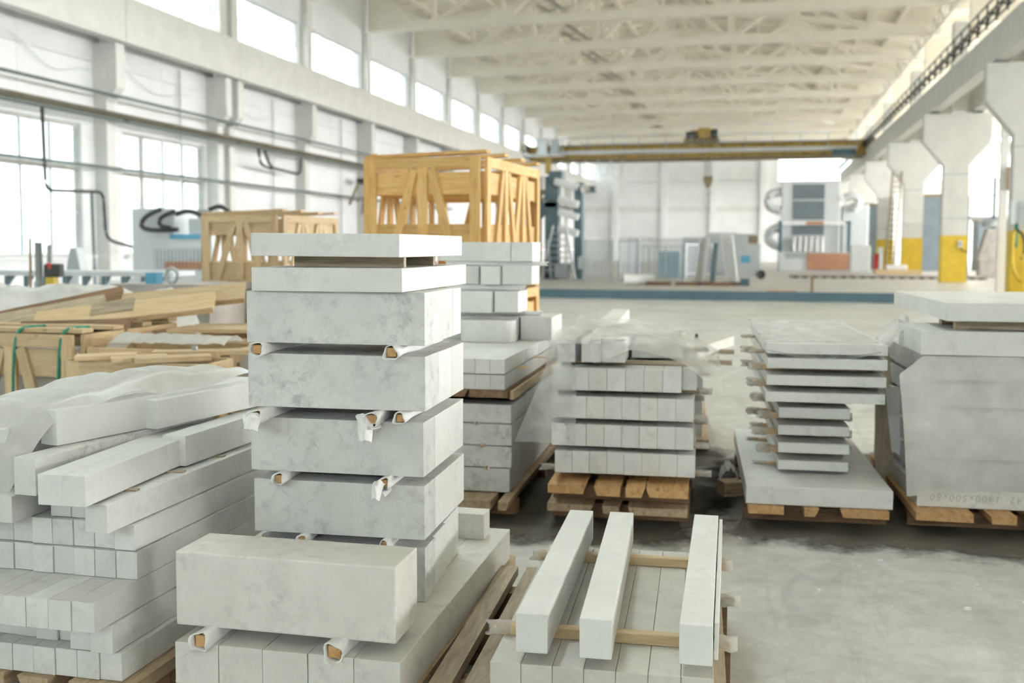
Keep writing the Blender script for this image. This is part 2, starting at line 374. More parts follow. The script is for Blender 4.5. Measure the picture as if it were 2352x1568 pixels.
# ---- left columns with corbels, crane runway
ORDL = ORD+['fourteenth', 'fifteenth', 'sixteenth', 'seventeenth', 'eighteenth', 'nineteenth']
for i, c in enumerate(CY_L):
    if not (Y0 < c < Y1): continue
    t = thing('column', f'white wall column with a stepped corbel, {ORDL[i]} along the left wall' if abs(c-33.4) > .1 else 'white double column with twin corbels and a dark joint on the left wall', 'column', (XL, c, 0), 0, 'columns of the left wall')
    for k, dy in enumerate((-.42, .42) if abs(c-33.4) < .1 else (0,)):
        box('shaft', (.0, dy-.2, 0), (.42, dy+.2, 7.45), M['concrete'], t)
        prism('corbel', [(.42, 5.75), (.78, 6.15), (.78, 7.45), (.42, 7.45)], dy-.2, dy+.2, 1, M['concrete'], t)
        box('upper_shaft', (.3, dy-.24, 7.46), (.60, dy+.24, 11.75), M['concrete'], t)
rw = thing('crane_runway', 'long white crane runway beam along the left wall below the window band', 'beam', (XL, 0, 0))
for c in CY_L:
    a, b = max(c, Y0), min(c+6.7, Y1)
    if b > a: box('beam_segment', (.62, a+.012, 7.47), (1.0, b-.012, 8.72), M['concrete'], rw)
box('rail', (.74, Y0+.1, 8.725), (.86, Y1-.1, 8.86), M['concrete'], rw)
# ---- roof
TR = [c for c in CY_L if c > 18 and c < Y1]
def truss(x0, x1, y, label, group):
    t = thing('roof_truss', label, 'truss', (0, y, 0), 0, group); xm = (x0+x1)/2; n = 8
    zb, ze, zm = 12.0, 13.4, 15.3
    tp = 'trusspaint'
    def zt(x): return ze+(zm-ze)*(1-abs(x-xm)/(xm-x0))
    bar('bottom_chord', (x0+.1, 0, zb), (x1-.1, 0, zb), .36, .44, M[tp], t)
    bar('top_chord', (x0+.1, 0, ze), (xm, 0, zm), .32, .3, M[tp], t); bar('top_chord', (xm, 0, zm), (x1-.1, 0, ze), .32, .3, M[tp], t)
    for s, xa in ((1, x0+.1), (-1, x1-.1)):
        prism('heel', [(xa, zb+.1), (xa+s*2.2, zb+.1), (xa+s*2.2, zb+.2), (xa+s*1.0, ze+.1), (xa, ze)], -.15, .15, 1, M[tp], t)
    X = [x0+(x1-x0)*k/n for k in range(n+1)]
    for k in range(1, n): bar('web_post', (X[k], 0, zb), (X[k], 0, zt(X[k])), .18, .2, M[tp], t, up=(0, 1, 0))
    for k in range(1, n):
        if k < n/2: bar('web_diagonal', (X[k], 0, zb), (X[k+1] if k % 2 == 0 else X[k-1], 0, zt(X[k+1] if k % 2 == 0 else X[k-1])), .2, .2, M[tp], t, up=(0, 1, 0))
    for k in range(0, n):
        a, b = (X[k], zb) if k % 2 == 1 else (X[k], zt(X[k])), (X[k+1], zt(X[k+1])) if k % 2 == 1 else (X[k+1], zb)
        if k not in (0, n-1): bar('web_diagonal', (a[0], 0, a[1]), (b[0], 0, b[1]), .22, .2, M[tp], t, up=(0, 1, 0))
    for k in (2, 4, 6): prism('gusset', [(X[k]-.7, zb+.1), (X[k]+.7, zb+.1), (X[k]+.35, zb+.55), (X[k]-.35, zb+.55)], -.16, .16, 1, M[tp], t)
    return t
for i, c in enumerate(TR):
    truss(-18.5, 8.3, c, f'cream roof truss across the hall, {ORD[i]} from the camera' if i < 13 else 'cream roof truss across the hall, nearest the end wall', 'roof trusses of the main hall')
for i, c in enumerate(CY_R):
    if 30 < c < Y1: truss(8.9, 33.9, c, f'cream roof truss of the side bay on the right, {ORD[i-2]} one back', 'roof trusses of the side bay')
ceil = thing('ceiling', 'pale ribbed roof slabs resting on the trusses', None, kind='structure')
def roof_mesh(w, L):
    bm = bmesh.new()
    def b(lo, hi):
        r = bmesh.ops.create_cube(bm, size=1)
        for v in r['verts']: v.co = Vector([lo[i]+(v.co[i]+.5)*(hi[i]-lo[i]) for i in range(3)])
    b((0, 0, .22), (w-.02, L-.02, .32))
    for x in (0, w-.14): b((x, 0, 0), (x+.12, L-.02, .22))
    for k in range(1, 4): b((.12, L*k/4-.05, .08), (w-.14, L*k/4+.05, .22))
    me = bpy.data.meshes.new('roof_slab'); bm.to_mesh(me); bm.free(); me.materials.append(M['cream']); return me
def roof(x0, x1, n, ys, L):
    xm = (x0+x1)/2; w = (xm-x0)/(n/2)
    sl = math.atan((15.45-13.55)/(xm-x0)); me = roof_mesh(w/math.cos(sl), L)
    for y in ys:
        for k in range(n):
            x = x0+w*k
            if k < n/2: link('roof_slab', me, None, ceil, (x, y, 13.55+(x-x0)*math.tan(sl)), (0, -sl, 0))
            else: link('roof_slab', me, None, ceil, (x, y, 15.45-(x-xm)*math.tan(sl)), (0, sl, 0))
roof(-18.6, 8.6, 18, [c for c in CY_L if 26 < c < 106], 6.7)
roof(8.6, 34.2, 8, [c for c in CY_R if 36 < c < 100], 13.4)
def roof_piece(ya, yb, pts): prism('roof_slab', pts+[(x, z+.35) for x, z in reversed(pts)], ya, yb, 1, M['cream'], ceil)
SKA, SKB = 7.0, 26.0                                        # added roof light, out of view, brightening the near bays and floor
full = [(-18.9, 13.55), (-5, 15.45), (8.6, 13.55), (21.4, 15.45), (34.3, 13.55)]
roof_piece(Y0, SKA, full); roof_piece(SKB, 26.6, full)
roof_piece(SKA, SKB, [(-18.9, 13.55), (-5.8, 15.34)]); roof_piece(SKA, SKB, [(-4.2, 15.34), (8.6, 13.55), (21.4, 15.45), (34.3, 13.55)])
n_win += 1; w = thing(f'window_{n_win}', 'added long roof light, unseen, brightening the near bays', None, (-5.8, SKA, 15.65), kind='structure')
for k in range(10):
    box('pane', (.03, 1.9*k+.03, 0), (1.57, 1.9*k+1.87, .02), M['glass'], w); bar('glazing_bar', (0, 1.9*k, 0), (1.6, 1.9*k, 0), .06, .1, M['steel_l'], w)
roof_piece(26.4, Y1+.3, [(x, z+.36) for x, z in full])
# ---- far wall
wf = thing('wall_far', 'white panelled end wall far behind the crane', None, kind='structure')
xs = [-19, -15.5, -10.2, -5.0, .2, 1.7]
for a, b in zip(xs, xs[1:]):
    for za, zb in ((0, 2.6), (2.6, 5.3), (5.9, 8.6), (8.6, 11.0), (11.0, 16)): box('wall_panel', (a+.02, Y1, za+.02), (b-.02, Y1+.3, zb-.02), M['wall'], wf)
for lo, hi in (((-19.3, 0), (1.7, 16)), ((1.7, 0), (34.3, 8.6)), ((1.7, 10.92), (34.3, 12.22)), ((1.7, 12.68), (34.3, 16)), ((9.2, 8.6), (15.6, 11)), ((18.3, 8.6), (20, 11)), ((24.6, 8.6), (34.3, 11)), ((1.7, 12.2), (9.2, 12.7))): box('wall_backing', (lo[0], Y1+.31, lo[1]), (hi[0], Y1+.4, hi[1]), M['wall'], wf)
box('wall_band', (-19, Y1+.02, 5.28), (34, Y1+.3, 5.92), M['concrete'], wf)
for a, b in ((1.7, 9.2), (9.2, 15.6), (15.6, 18.3), (18.3, 20.0), (20, 24.6), (24.6, 34)):
    for za, zb in ((0, 2.6), (2.6, 5.3), (5.9, 8.6)): box('wall_panel', (a+.02, Y1, za+.02), (b-.02, Y1+.3, zb-.02), M['wall'], wf)
    op = a in (1.7, 15.6, 20)
    if not op: box('wall_panel', (a+.02, Y1, 8.62), (b-.02, Y1+.3, 10.9), M['wall'], wf)
    box('wall_panel', (a+.02, Y1, 10.92), (b-.02, Y1+.3, 12.2), M['greenwall'] if a > 9 else M['wall'], wf)
    box('wall_panel', (a+.02, Y1, 12.7 if a > 9 else 12.22), (b-.02, Y1+.3, 16), M['wall'], wf)
    if op:
        n_win += 1; w = thing(f'window_{n_win}', 'bright high window in the far end wall'+{1.7: ' above the tall grey machine', 15.6: ' of the side bay, narrow', 20: ' of the side bay, wide'}[a], None, (a, Y1+.15, 8.62), kind='structure')
        n = max(1, round((b-a)/2.4))
        for k in range(n): box('pane', ((b-a)*k/n+.003, -.01, .0), ((b-a)*(k+1)/n-.003, .01, 2.3), M['glass_c'], w)
        for k in range(n+1): bar('mullion', ((b-a)*k/n, 0, 0), ((b-a)*k/n, 0, 2.3), .06, .06, M['steel_l'], w, up=(0, 1, 0))
for x in (-15.5, -10.2, -5, .2): struct(setp(box(f'trim_{int(-x)+1}', (x-.35, Y1-.35, 0), (x+.35, Y1-.002, 14), M['wall']), 'white pilaster on the far end wall'))
# ---- right outer wall with its long window band and the wall behind the camera
wr = thing('wall_right', 'white outer wall of the side bay with a long window band', None, kind='structure')
YB = 50.6
for ya, yb, za, zb in ((Y0, 10, 5.2, 7.1), (10, YB, 3.8, 8.2), (YB, Y1, 1.3, 10.7)): box('wall_panel', (XR, ya, 0), (XR+.3, yb, za), M['wall'], wr); box('wall_panel', (XR, ya, zb), (XR+.3, yb, 16), M['wall'], wr)
for y in CY_R:
    if y > 10: box('pier', (XR, y-.4, 1.3 if y > 50 else 3.8), (XR+.3, y+.4, 10.7 if y > 50 else 8.2), M['wall'], wr)
wb = thing('wall_back', 'white wall closing the hall behind the camera, with an added window band', None, kind='structure')
BA, BB, BZ0, BZ1 = -14.0, 5.0, 5.6, 6.5  # unseen window band added to light the camera-facing sides of the stacks
for lo, hi in (((XL-.3, 0), (XR+.3, BZ0)), ((XL-.3, BZ1), (XR+.3, 16)), ((XL-.3, BZ0), (BA, BZ1)), ((BB, BZ0), (XR+.3, BZ1))): box('wall_panel', (lo[0], Y0-.3, lo[1]), (hi[0], Y0, hi[1]), M['wall'], wb)
n_win += 1; w = thing(f'window_{n_win}', 'added window band, unseen behind the camera, filling the front faces with light', None, (BA, Y0-.15, BZ0), kind='structure')
for k in range(10): box('pane', (1.9*k+.02, -.01, 0), (1.9*k+1.88, .01, BZ1-BZ0), M['glass'], w); bar('mullion', (1.9*k, 0, 0), (1.9*k, 0, BZ1-BZ0), .06, .06, M['steel_l'], w, up=(0, 1, 0))
# ---- right columns, runway beam with its cable rack
for i, c in enumerate(CY_R):
    if not 30 < c < Y1: continue
    t = thing('column', {37: 'white concrete column with yellow base at the right edge of the picture', 50: 'white concrete column with broad corbel and yellow base carrying a small switch', 64: 'second white column with yellow base behind the column with the switch', 77: 'third white column with yellow base, beside the ladder', 90: 'fourth white column with yellow base right of the tall grey machine', 104: 'farthest white column with yellow base near the end wall'}.get(int(c+.05), '') if i > 1 else 'white concrete column standing outside the picture', 'column', (8.6, c, 0), 0, 'columns of the right row')
    box('base', (-.56, -.31, 0), (.56, .31, 2.15), M['yellow'], t); box('shaft', (-.55, -.3, 2.15), (.55, .3, 5.3), M['colpaint'], t)
    prism('corbel', [(-.55, 5.3), (-1.45, 6.4), (-1.45, 7.66), (1.45, 7.66), (1.45, 6.4), (.55, 5.3)], -.3, .3, 1, M['colpaint'], t)
    box('upper_shaft', (-.3, -.3, 7.66), (.3, .3, 11.75), M['colpaint'], t)
    for z in (2.9, 4.9): box('band', (-.565, -.315, z), (.565, .315, z+.05), M['steel'], t)
    if abs(c-50.6) < .1:
        sw = box('switch_box', (.15, -.42, 1.62), (.33, -.31, 1.9), M['steel_l'], t); sub(tube('cable', [(.24, -.4, 1.62), (.3, -.42, 1.45), (.56, -.4, 1.4)], .025, M['black']), sw); sub(box('switch_knob', (.2, -.45, 1.72), (.28, -.42, 1.8), M['black']), sw)
        for dx in (-.9, .9): box('bearing', (dx-.2, -.35, 7.66), (dx+.1, .3, 7.74), M['black'], t)
for sx, lab in ((7.38, 'white crane runway beam of the right row facing the hall'), (9.2, 'white crane runway beam of the right row facing the side bay')):
    t = thing('crane_runway', lab, 'beam', (sx, 0, 0))
    for c in CY_R[:-1]:
        if c > 20: box('beam_segment', (0, c+.015, 7.75), (.5, min(c+13.4, Y1)-.015, 8.85), M['colpaint'], t)
    box('rail', (.2, 24, 8.85), (.3, Y1-.2, 8.98), M['steel'], t)
t = thing('cable_rack', 'dark cable rack and zigzag railing running on top of the right runway beam', 'railing', (7.2, 0, 8.85))
for z, r in ((.82, .035), (.45, .03), (.1, .03)): cyl('rail', (0, 24, z), (0, 108, z), r, M['black'], t, 6)
for z, dx in ((.2, -.12), (.3, -.14), (.38, -.1)): cyl('cable', (dx, 24, z), (dx, 108, z), .028, M['black'], t, 6)
y = 24.0
while y < 106:
    bar('post', (0, y, 0), (0, y, .82), .05, .05, M['black'], t, up=(0, 1, 0))
    bar('brace', (0, y, .1), (0, y+.75, .45), .04, .04, M['black'], t); bar('brace', (0, y+.75, .45), (0, y+1.5, .1), .04, .04, M['black'], t)
    y += 1.5
t = thing('roof_bracing', 'cream zigzag bracing running along the right row under the roof', 'bracing', (7.75, 0, 11.7))
for z in (0, .75): bar('rail', (0, 30, z), (0, 108, z), .09, .09, M['trusspaint'], t)
y = 30.0
while y < 106: bar('brace', (0, y, 0), (0, y+.9, .75), .06, .06, M['mullion'], t); bar('brace', (0, y+.9, .75), (0, y+1.8, 0), .06, .06, M['mullion'], t); y += 1.8
# ---- pipes on the left wall
def pipe(name, pts, r, mat, label, cat='pipe', group=None, smooth=3, n=8):
    return setp(tube(name, pts, r, M[mat], n=n, smooth=smooth), label, cat, group)
pipe('wall_pipe', [(-18.28, Y0+.5, 5.9), (-18.28, 108, 5.95)], .05, 'pipe_g', 'thin grey pipe running along the left wall, topmost of three', smooth=0)
t = thing('pipe_bundle', 'brown pair of pipes running along the left wall below the corbels', 'pipe', (-18.28, 0, 5.36))
cyl('pipe', (0, Y0+.5, 0), (0, 108, 0), .09, M['pipe'], t); cyl('pipe', (.05, Y0+.5, -.16), (.05, 108, -.16), .045, M['pipe_g'], t)
for c in CY_L:
    if Y0+1 < c < 106: bar('bracket', (-.2, c+.4, -.1), (.02, c+.4, -.1), .06, .05, M['pipe'], t)
pipe('wall_pipe', [(-18.28, Y0+.5, 3.8), (-18.28, 60, 3.82)], .05, 'pipe_g', 'thin grey pipe crossing the big windows, lowest of three', smooth=0)
pipe('drop_pipe', elbows([(-18.2, 23.25, 5.16), (-18.2, 23.3, 3.02), (-18.2, 25.72, 3.10), (-18.2, 25.8, 1.75), (-17.6, 26.9, 1.42), (-16.9, 27.8, 1.55), (-16, 28.6, 1.78)], .28), .045, 'black', 'black hose stepping down from the wall pipes past the window', smooth=0)
pipe('stand_pipe', [(-18.2, 25.25, .02), (-18.2, 25.2, 3.05)], .04, 'pipe_g', 'straight green standing pipe beside the black hose', smooth=0)
pipe('pipe_loop', elbows([(-18.2, 35.55, 5.14), (-18.2, 36.0, 4.56), (-18.2, 38.6, 4.46), (-18.2, 38.68, 5.14)], .35), .055, 'black', 'black pipe loop hanging below the brown pipes, lower one', smooth=0)
pipe('pipe_loop', elbows([(-18.2, 35.05, 5.2), (-18.2, 35.2, 4.62), (-18.2, 36.05, 4.5)], .3), .05, 'black', 'short black pipe bend joining the pipe loop from the left', smooth=0)
for i, (ya, yb) in enumerate(((16, 22.5), (22.9, 26.2), (27.2, 31.6), (33.8, 38))):
    z = 7.1; pts = [(-18.9, ya+(yb-ya)*k/8, z-.9*math.sin(PI*k/8)**2*.5-.06*k) for k in range(9)]
    pipe('wall_cable', pts, .012, 'steel_l', f'thin sagging cable on the white wall panels, {ORD[i]} bay', 'cable', smooth=1, n=6)
for c in (30.0, 36.7, 43.5): pipe('downpipe', [(-18.88, c+.9, 1.3), (-18.88, c+.9, 7.4)], .035, 'steel_l', f'thin white vertical conduit on the left wall, {ORD[int((c-30)/6.7)]} one', smooth=0)
# ================================================================ MARBLE STACKS
def jitd(a): return random.uniform(-a, a)
def mblock(F, lo, hi, label, mat='marble', name='marble_block', cat='marble block', group=None, dr=0, tilt=(0, 0), bev=.0022):
    return setp(F.box(name, lo, hi, M[mat], bev, dr, tilt), label, cat, group)
def sheet(name, nx, ny, fn, mat, parent=None, thick=0):
    vs = [fn(i/(nx-1), j/(ny-1)) for j in range(ny) for i in range(nx)]
    fs = [(j*nx+i, j*nx+i+1, (j+1)*nx+i+1, (j+1)*nx+i) for j in range(ny-1) for i in range(nx-1)]
    return mesh(name, vs, fs, mat, parent)
# ---- front tower on its long base beams
F1 = Frame(-1.077, 2.969, 1.0)
pallet(F1, -.80, .012, .01, 1.63, .148, [(-.80, -.66), (-.60, -.50), (-.44, -.30), (-.24, -.17), (-.12, .012)], 'wooden pallet under the base beams of the tall front tower', .05)
w5 = .785/5
for k in range(5):
    mblock(F1, (-.785+w5*k+.001, jitd(.004), .15), (-.785+w5*(k+1)-.001, 1.57+jitd(.01), .29), f'long marble beam in the base of the tall front tower, {ORD[k]} from the left', 'marble_c', 'marble_beam', 'marble beam', 'base beams of the front tower')
mblock(F1, (-.80, .035, .333), (-.028, .262, .583), 'big beige grey marble block lying in front of the tall tower on rolled foam', 'marble_c', bev=.006)
mblock(F1, (-.30, 1.37, .291), (-.075, 1.475, .405), 'short marble block at the far end of the base behind the tall tower', 'marble_c')
spacer(F1, -.672, -.045, .33, .312, 'foam wrapped stick under the left end of the big front block', .026, 1, .05)
spacer(F1, -.215, -.03, .33, .312, 'foam wrapped stick under the right end of the big front block', .027, 2, -.05)
F2 = Frame(-1.175, 3.505, 3.0)
LAY = [(.292, .494, [(0, .15), (.156, .36), (.364, .62)], 'lowest'), (.524, .724, [(0, .152), (.158, .62)], 'second'), (.757, .958, [(0, .157), (.163, .62)], 'third'),
       (.999, 1.199, [(0, .2), (.2015, .4), (.4015, .6)], 'fourth'), (1.239, 1.431, [(0, .418), (.424, .56)], 'fifth')]
for j, (za, zb, parts, nm) in enumerate(LAY):
    for i, (a, b) in enumerate(parts):
        wd = (.68, .665, .68, .682, .685)[j]
        mblock(F2, (-wd+(0, .0, .005, 0, .0)[j], a, za), ((.0, .0, -.003, .003, .002)[j]-(.012*i if j == 0 else 0), b, zb+(0 if i == 0 else -.002)),
               f'{["front", "middle" if len(parts) > 2 else "back", "back"][i]} marble block in the {nm} layer of the tall front tower', 'marble_v' if i == 0 else 'marble_w', group='blocks of the tall front tower', dr=jitd(.25))
for j, (z, r, xs_, y0) in enumerate([(.509, .0145, (-.46, -.14), -.05), (.7405, .0165, (-.54, -.135), -.07), (.9785, .0195, (-.60, -.17), -.10), (1.219, .0195, (-.62, -.105), -.07)]):
    for i, x in enumerate(xs_):
        spacer(F2, x, y0-(.03 if (j, i) == (2, 0) else 0), .6, z, f'foam wrapped stick at the {["left", "right"][i]} under the {["second", "third", "fourth", "fifth"][j]} layer of the tall tower', r*1.12, 10+j*2+i, (.045, -.03)[i] if j in (1, 2) else 0)
def tail(F, x, y, z, w, h, seed, label):
    t = F.thing('foam_tail', label, 'foam', x, y, z, 'torn foam ends of the tall tower')
    def f(u, v):
        a = (u-.5)*2; return (a*w*.5*(1-.35*v)+.02*v*math.sin(seed), -.012-.10*v*.6-.018*math.cos(a*1.4)+.012*noise.noise(Vector((u*3, v*3, seed))), .012*math.cos(a*1.5)-h*v*v+.008*noise.noise(Vector((u*4, v*4, seed+3))))
    sheet('foam_sheet', 16, 14, f, M['foam'], t)
tail(F2, -.615, -.09, .985, .085, .05, 1.0, 'torn white foam end hanging at the left under the fourth layer of the tall tower')
tail(F2, -.205, -.04, .985, .075, .085, 2.0, 'pointed white foam end hanging in the middle under the fourth layer of the tall tower')
tail(F2, -.15, -.05, .745, .05, .05, 3.0, 'small white foam end hanging at the right under the third layer of the tall tower')
spacer(F2, -.08, -.05, .6, .9785, 'flat rolled foam stick at the far right under the fourth layer of the tall tower', .018, 33)
F2b = Frame(-1.25, 3.46, 1.5)
mblock(F2b, (-.575, 0, 1.4325), (.008, .90, 1.5195), 'thick white marble slab on top of the tall tower, second from the top', 'marble', 'marble_slab', 'marble slab', bev=.003)
F2c = Frame(-1.248, 3.45, .3)
mblock(F2c, (-.578, 0, 1.560), (0, .80, 1.644), 'topmost white marble slab of the tall front tower', 'marble', 'marble_slab', 'marble slab', bev=.003, tilt=(0, .006))
for y, nm, xa in ((.13, 'front', -.46), (.58, 'rear', -.46)):
    setp(bar('spacer_board', F2c.p(xa, y, 1.5398), F2c.p(-.025-.03*(y > .3), y, 1.5398), .028, .039, M['wood_g']), f'{nm} weathered wooden board under the topmost slab of the tall tower', 'board', 'boards under the topmost slab')
# ---- three beams on a low row, in front on the right
F3 = Frame(-.80, 3.022, 3.2)
pallet(F3, -.225, .76, -.06, 1.36, .172, [(-.225, -.15), (-.11, -.03), (.02, .14), (.2, .3), (.36, .46), (.52, .60), (.66, .735)], 'wooden pallet under the low row of white beams', .04, 'wood_g')
for k in range(7):
    mblock(F3, (.0985*k+.0006, jitd(.004), .174), (.0985*(k+1)-.0006, 1.285+jitd(.006), .30), f'white marble beam in the low front row, {ORD[k]} from the left', 'marble_d', 'marble_beam', 'marble beam', 'beams of the low front row')
def stick_x(F, x0, x1, y, z, s, label, wrap=True, mat='pine_p', slope=0, group='wooden sticks between the beams'):
    t = F.thing('spacer_stick', label, 'spacer', x0, y, z, group)
    bar('stick', (.0, 0, 0), (x1-x0, slope, 0), s*1.15, s, M[mat], t, bev=.003)
    if wrap:
        for a, b in ((-.02, .06), (x1-x0-.06, x1-x0+.022)):
            vs, fs = sleeve_mesh(b-a, s*.66, random.randint(1, 999)); mesh('film_wrap', [(a+p, q, r) for p, q, r in vs], fs, M['film4'], t)
    return t
stick_x(F3, -.035, .745, .245, .3185, .035, 'wooden stick across the front of the low row under the three beams')
stick_x(F3, -.02, .755, 1.08, .3185, .035, 'wooden stick across the back of the low row under the three beams')
stick_x(F3, .645, .77, .66, .3185, .033, 'short wooden stick poking out at the right of the low front row', True, 'wood_g')
for (x, y, a, L, nm) in ((-.718, 3.028, 2.76, 1.275, 'left'), (-.518, 3.03, 3.96, 1.285, 'middle'), (-.2165, 3.058, 1.56, 1.30, 'right')):
    FF = Frame(x, y, a); mblock(FF, (0, 0, .3375), (.10, L, .4625), f'white marble beam lying on two sticks over the low row, {nm} one of three', 'marble_w', 'marble_beam', 'marble beam', 'three loose beams on the low row', bev=.003)
F3b = Frame(-.222, 3.06, 1.5); mblock(F3b, (.109, .05, .3375), (.122, 1.27, .455), 'thin marble strip leaning along the right beam of three', 'marble_w', 'marble_strip', 'marble strip')
# ---- left pile of beams
FP = Frame(-2.037, 2.91, 0)
pallet(FP, -1.1, .05, -.05, 1.35, .148, [(-1.1, -.9), (-.84, -.7), (-.62, -.44), (-.38, -.26), (-.18, .05)], 'wooden pallet under the big left pile of beams', .05)
rows = [(-2.037, 2.91, .15, .245, 8, .0835, 'bottom'), (-2.060, 2.896, .246, .344, 8, .0855, 'second'), (-2.071, 2.826, .345, .445, 8, .085, 'third'),
        (-2.070, 3.062, .446, .5425, 8, .083, 'fourth'), (-2.082, 3.075, .5435, .6365, 8, .083, 'fifth')]
for (xr, yf, za, zb, n, w, nm) in rows:
    for k in range(n):
        off = 0 if nm != 'second' else (0, .02, .075, .07, .075, .08, .08, .08)[k]
        FF = Frame(xr-w*(k+1), yf+off+jitd(.006), 0)
        mblock(FF, (.0008, 0, za), (w-.0008, 1.25+jitd(.02)-off, zb-abs(jitd(.0012))), f'marble beam in the {nm} row of the big left pile, {ORD[k]} from its right side', 'marble', 'marble_beam', 'marble beam', 'beams of the big left pile')
for k, (x, y, a, L, w, za, zb, nm) in enumerate([
    (-2.10, 2.945, 0, 1.25, .085, .6375, .735, 'in the sixth row of the left pile, jutting out at its right'), (-2.27, 3.10, 0, 1.1, .083, .6375, .732, 'in the sixth row of the left pile, set back, right of two'),
    (-2.356, 3.10, 0, 1.1, .083, .6375, .732, 'in the sixth row of the left pile, set back, left of two'), (-2.50, 2.98, 0, 1.2, .09, .6375, .732, 'low at the far left of the left pile, half hidden in shade'),
    (-2.60, 2.9, 0, 1.2, .09, .6375, .732, 'at the left picture edge in the sixth row of the left pile'), (-2.185, 3.22, 0, 1.05, .083, .6375, .734, 'in the sixth row of the left pile behind the jutting beam')]):
    FF = Frame(x-w, y, a); mblock(FF, (0, 0, za), (w, L, zb), f'marble beam {nm}', 'marble', 'marble_beam', 'marble beam', 'beams of the big left pile')
FF = Frame(-2.131, 2.88, 4.6)
for k in (0, 1): mblock(FF, (-.088*(k+1)+.001, .0+.005*k, .742), (-.088*k-.001, 1.0, .845), f'smooth marble beam near the top of the left pile, {["right", "left"][k]} of a tight pair', 'marble_w', 'marble_beam', 'marble beam', 'upper pair of the left pile')
for y in (.25, .55, .85): setp(bar('wood_chip', (-2.36, 2.88+y, .7385), (-2.12, 2.90+y, .7385), .03, .006, M['wood_g']), f'thin wooden shim under the tight pair of beams, {["front", "middle", "rear"][int(y*3.3)]} one', 'shim')
FF = Frame(-2.405, 2.985, -4); mblock(FF, (-.092, 0, .737), (0, 1.05, .867), 'marble beam on top of the left pile with its square end facing the camera', 'marble_v', 'marble_beam', 'marble beam', 'upper beams of the left pile')
FF = Frame(-2.475, 3.19, -15); mblock(FF, (-.088, 0, .869), (0, .70, .998), 'pale marble beam lying slantwise highest on the left pile', 'marble_w', 'marble_beam', 'marble beam', 'upper beams of the left pile')
FF = Frame(-2.36, 3.28, -9)
for k in (0, 1): mblock(FF, (-.09-.1*k, .3, .870+.0*k), (-.1*k, 1.05, .985), f'{["right", "left"][k]} of two bright marble beams at the back of the left pile', 'marble_w', 'marble_beam', 'marble beam', 'back beams of the left pile')
FF = Frame(-2.16, 3.32, -1); mblock(FF, (-.1, .2, .742), (0, .95, .86), 'bright marble beam at the back of the left pile below the plastic sheet', 'marble_w', 'marble_beam', 'marble beam', 'back beams of the left pile')
for k in range(3): FF = Frame(-2.62-.1*k, 3.1, 0); mblock(FF, (-.09, 0, .735), (0, 1.0, .94), f'marble beam hidden under the white plastic sheet on the left pile, {ORD[k]} from the right', 'marble', 'marble_beam', 'marble beam', 'covered beams of the left pile')
# white plastic sheet over the top of the left pile
def crumple(x, y, s=1.0, seed=0.0):
    v = Vector((x*s, y*s, seed)); a = noise.noise(v*2.2); b = noise.noise(v*5.3+Vector((3, 1, 7))); c = noise.noise(v*11+Vector((9, 4, 2)))
    return .6*(abs(a)*2-.5)+.3*(abs(b)*2-.5)+.12*c
def fold(x, y, seed=0.0):
    v = Vector((x, y, seed)); return .7*noise.noise(v*1.6)+.45*(abs(noise.noise(v*2.3+Vector((5, 2, 1))))*2-.4)+.15*noise.noise(v*5)
def sheet_f(u, v):
    # u: along the pile (front -> back), v: across (right -> left)
    x = -2.56-.62*v+.36*u+.02*math.sin(7*u); y = 3.02+1.1*u
    z = 1.0+.065*min(1, u*1.6)+.036*fold(x*2.6, y*1.6)-.10*max(0, v-.4)**1.2
    d = max(0, -2.86-x); z -= 1.1*d*(1-.25*math.sin(6*u)); x += .62*d
    e = max(0, .16-u)/.16; z -= .26*e**1.4*(1+.2*math.sin(9*v)); y -= .02*e
    e = max(0, .10-v)/.10; z -= .045*e*(1+.5*math.sin(11*u))
    return (x, y, z)
setp(sheet('plastic_sheet', 60, 46, sheet_f, M['film3']), 'crumpled white plastic sheet thrown over the top of the left pile', 'plastic sheet')
# ---- stack behind the tower on the right
F4 = Frame(-1.412, 5.80, 2.0)
pallet(F4, -.95, .03, -.22, 2.3, .138, [(-.95, -.75), (-.70, -.56), (-.50, -.40), (-.345, -.075), (-.03, .03)], 'wooden pallet under the layered stack behind the tall tower', .05)
for j, (za, zb) in enumerate(((.145, .286), (.292, .418), (.424, .551), (.557, .667))):
    for i, (a, b) in enumerate(((0, .24), (.243, .48), (.49, .95), (.96, 1.5), (1.51, 2.1))):
        mblock(F4, (-.85, a, za), ((-.004, .006, .008, .004)[j]-.01*(i > 1), b, zb), f'marble block, {ORD[i]} from the front in the {["lowest", "second", "third", "fourth"][j]} layer behind the tower', 'marble_v' if i == 0 else 'marble', group='blocks of the stack behind the tower')
for j, z in enumerate((.289, .421, .554)): spacer(F4, -.14-.03*j, -.02, .5, z, f'flat foam strip poking out under the {["second", "third", "fourth"][j]} layer of the stack behind the tower', .011, 50+j)
pallet(F4, -.95, .0, -.06, 2.3, .755, [(-.95, -.78), (-.74, -.6), (-.585, -.37), (-.36, -.25), (-.24, -.01)], 'dark wooden pallet halfway up the stack behind the tower', .04, 'wood_d', zb=.67)
setp(bar('pallet_rail', F4.p(.012, -.02, .728), F4.p(.012, 2.3, .728), .02, .05, M['pine_p']), 'pale wooden side rail under the small beams behind the tower', 'rail')
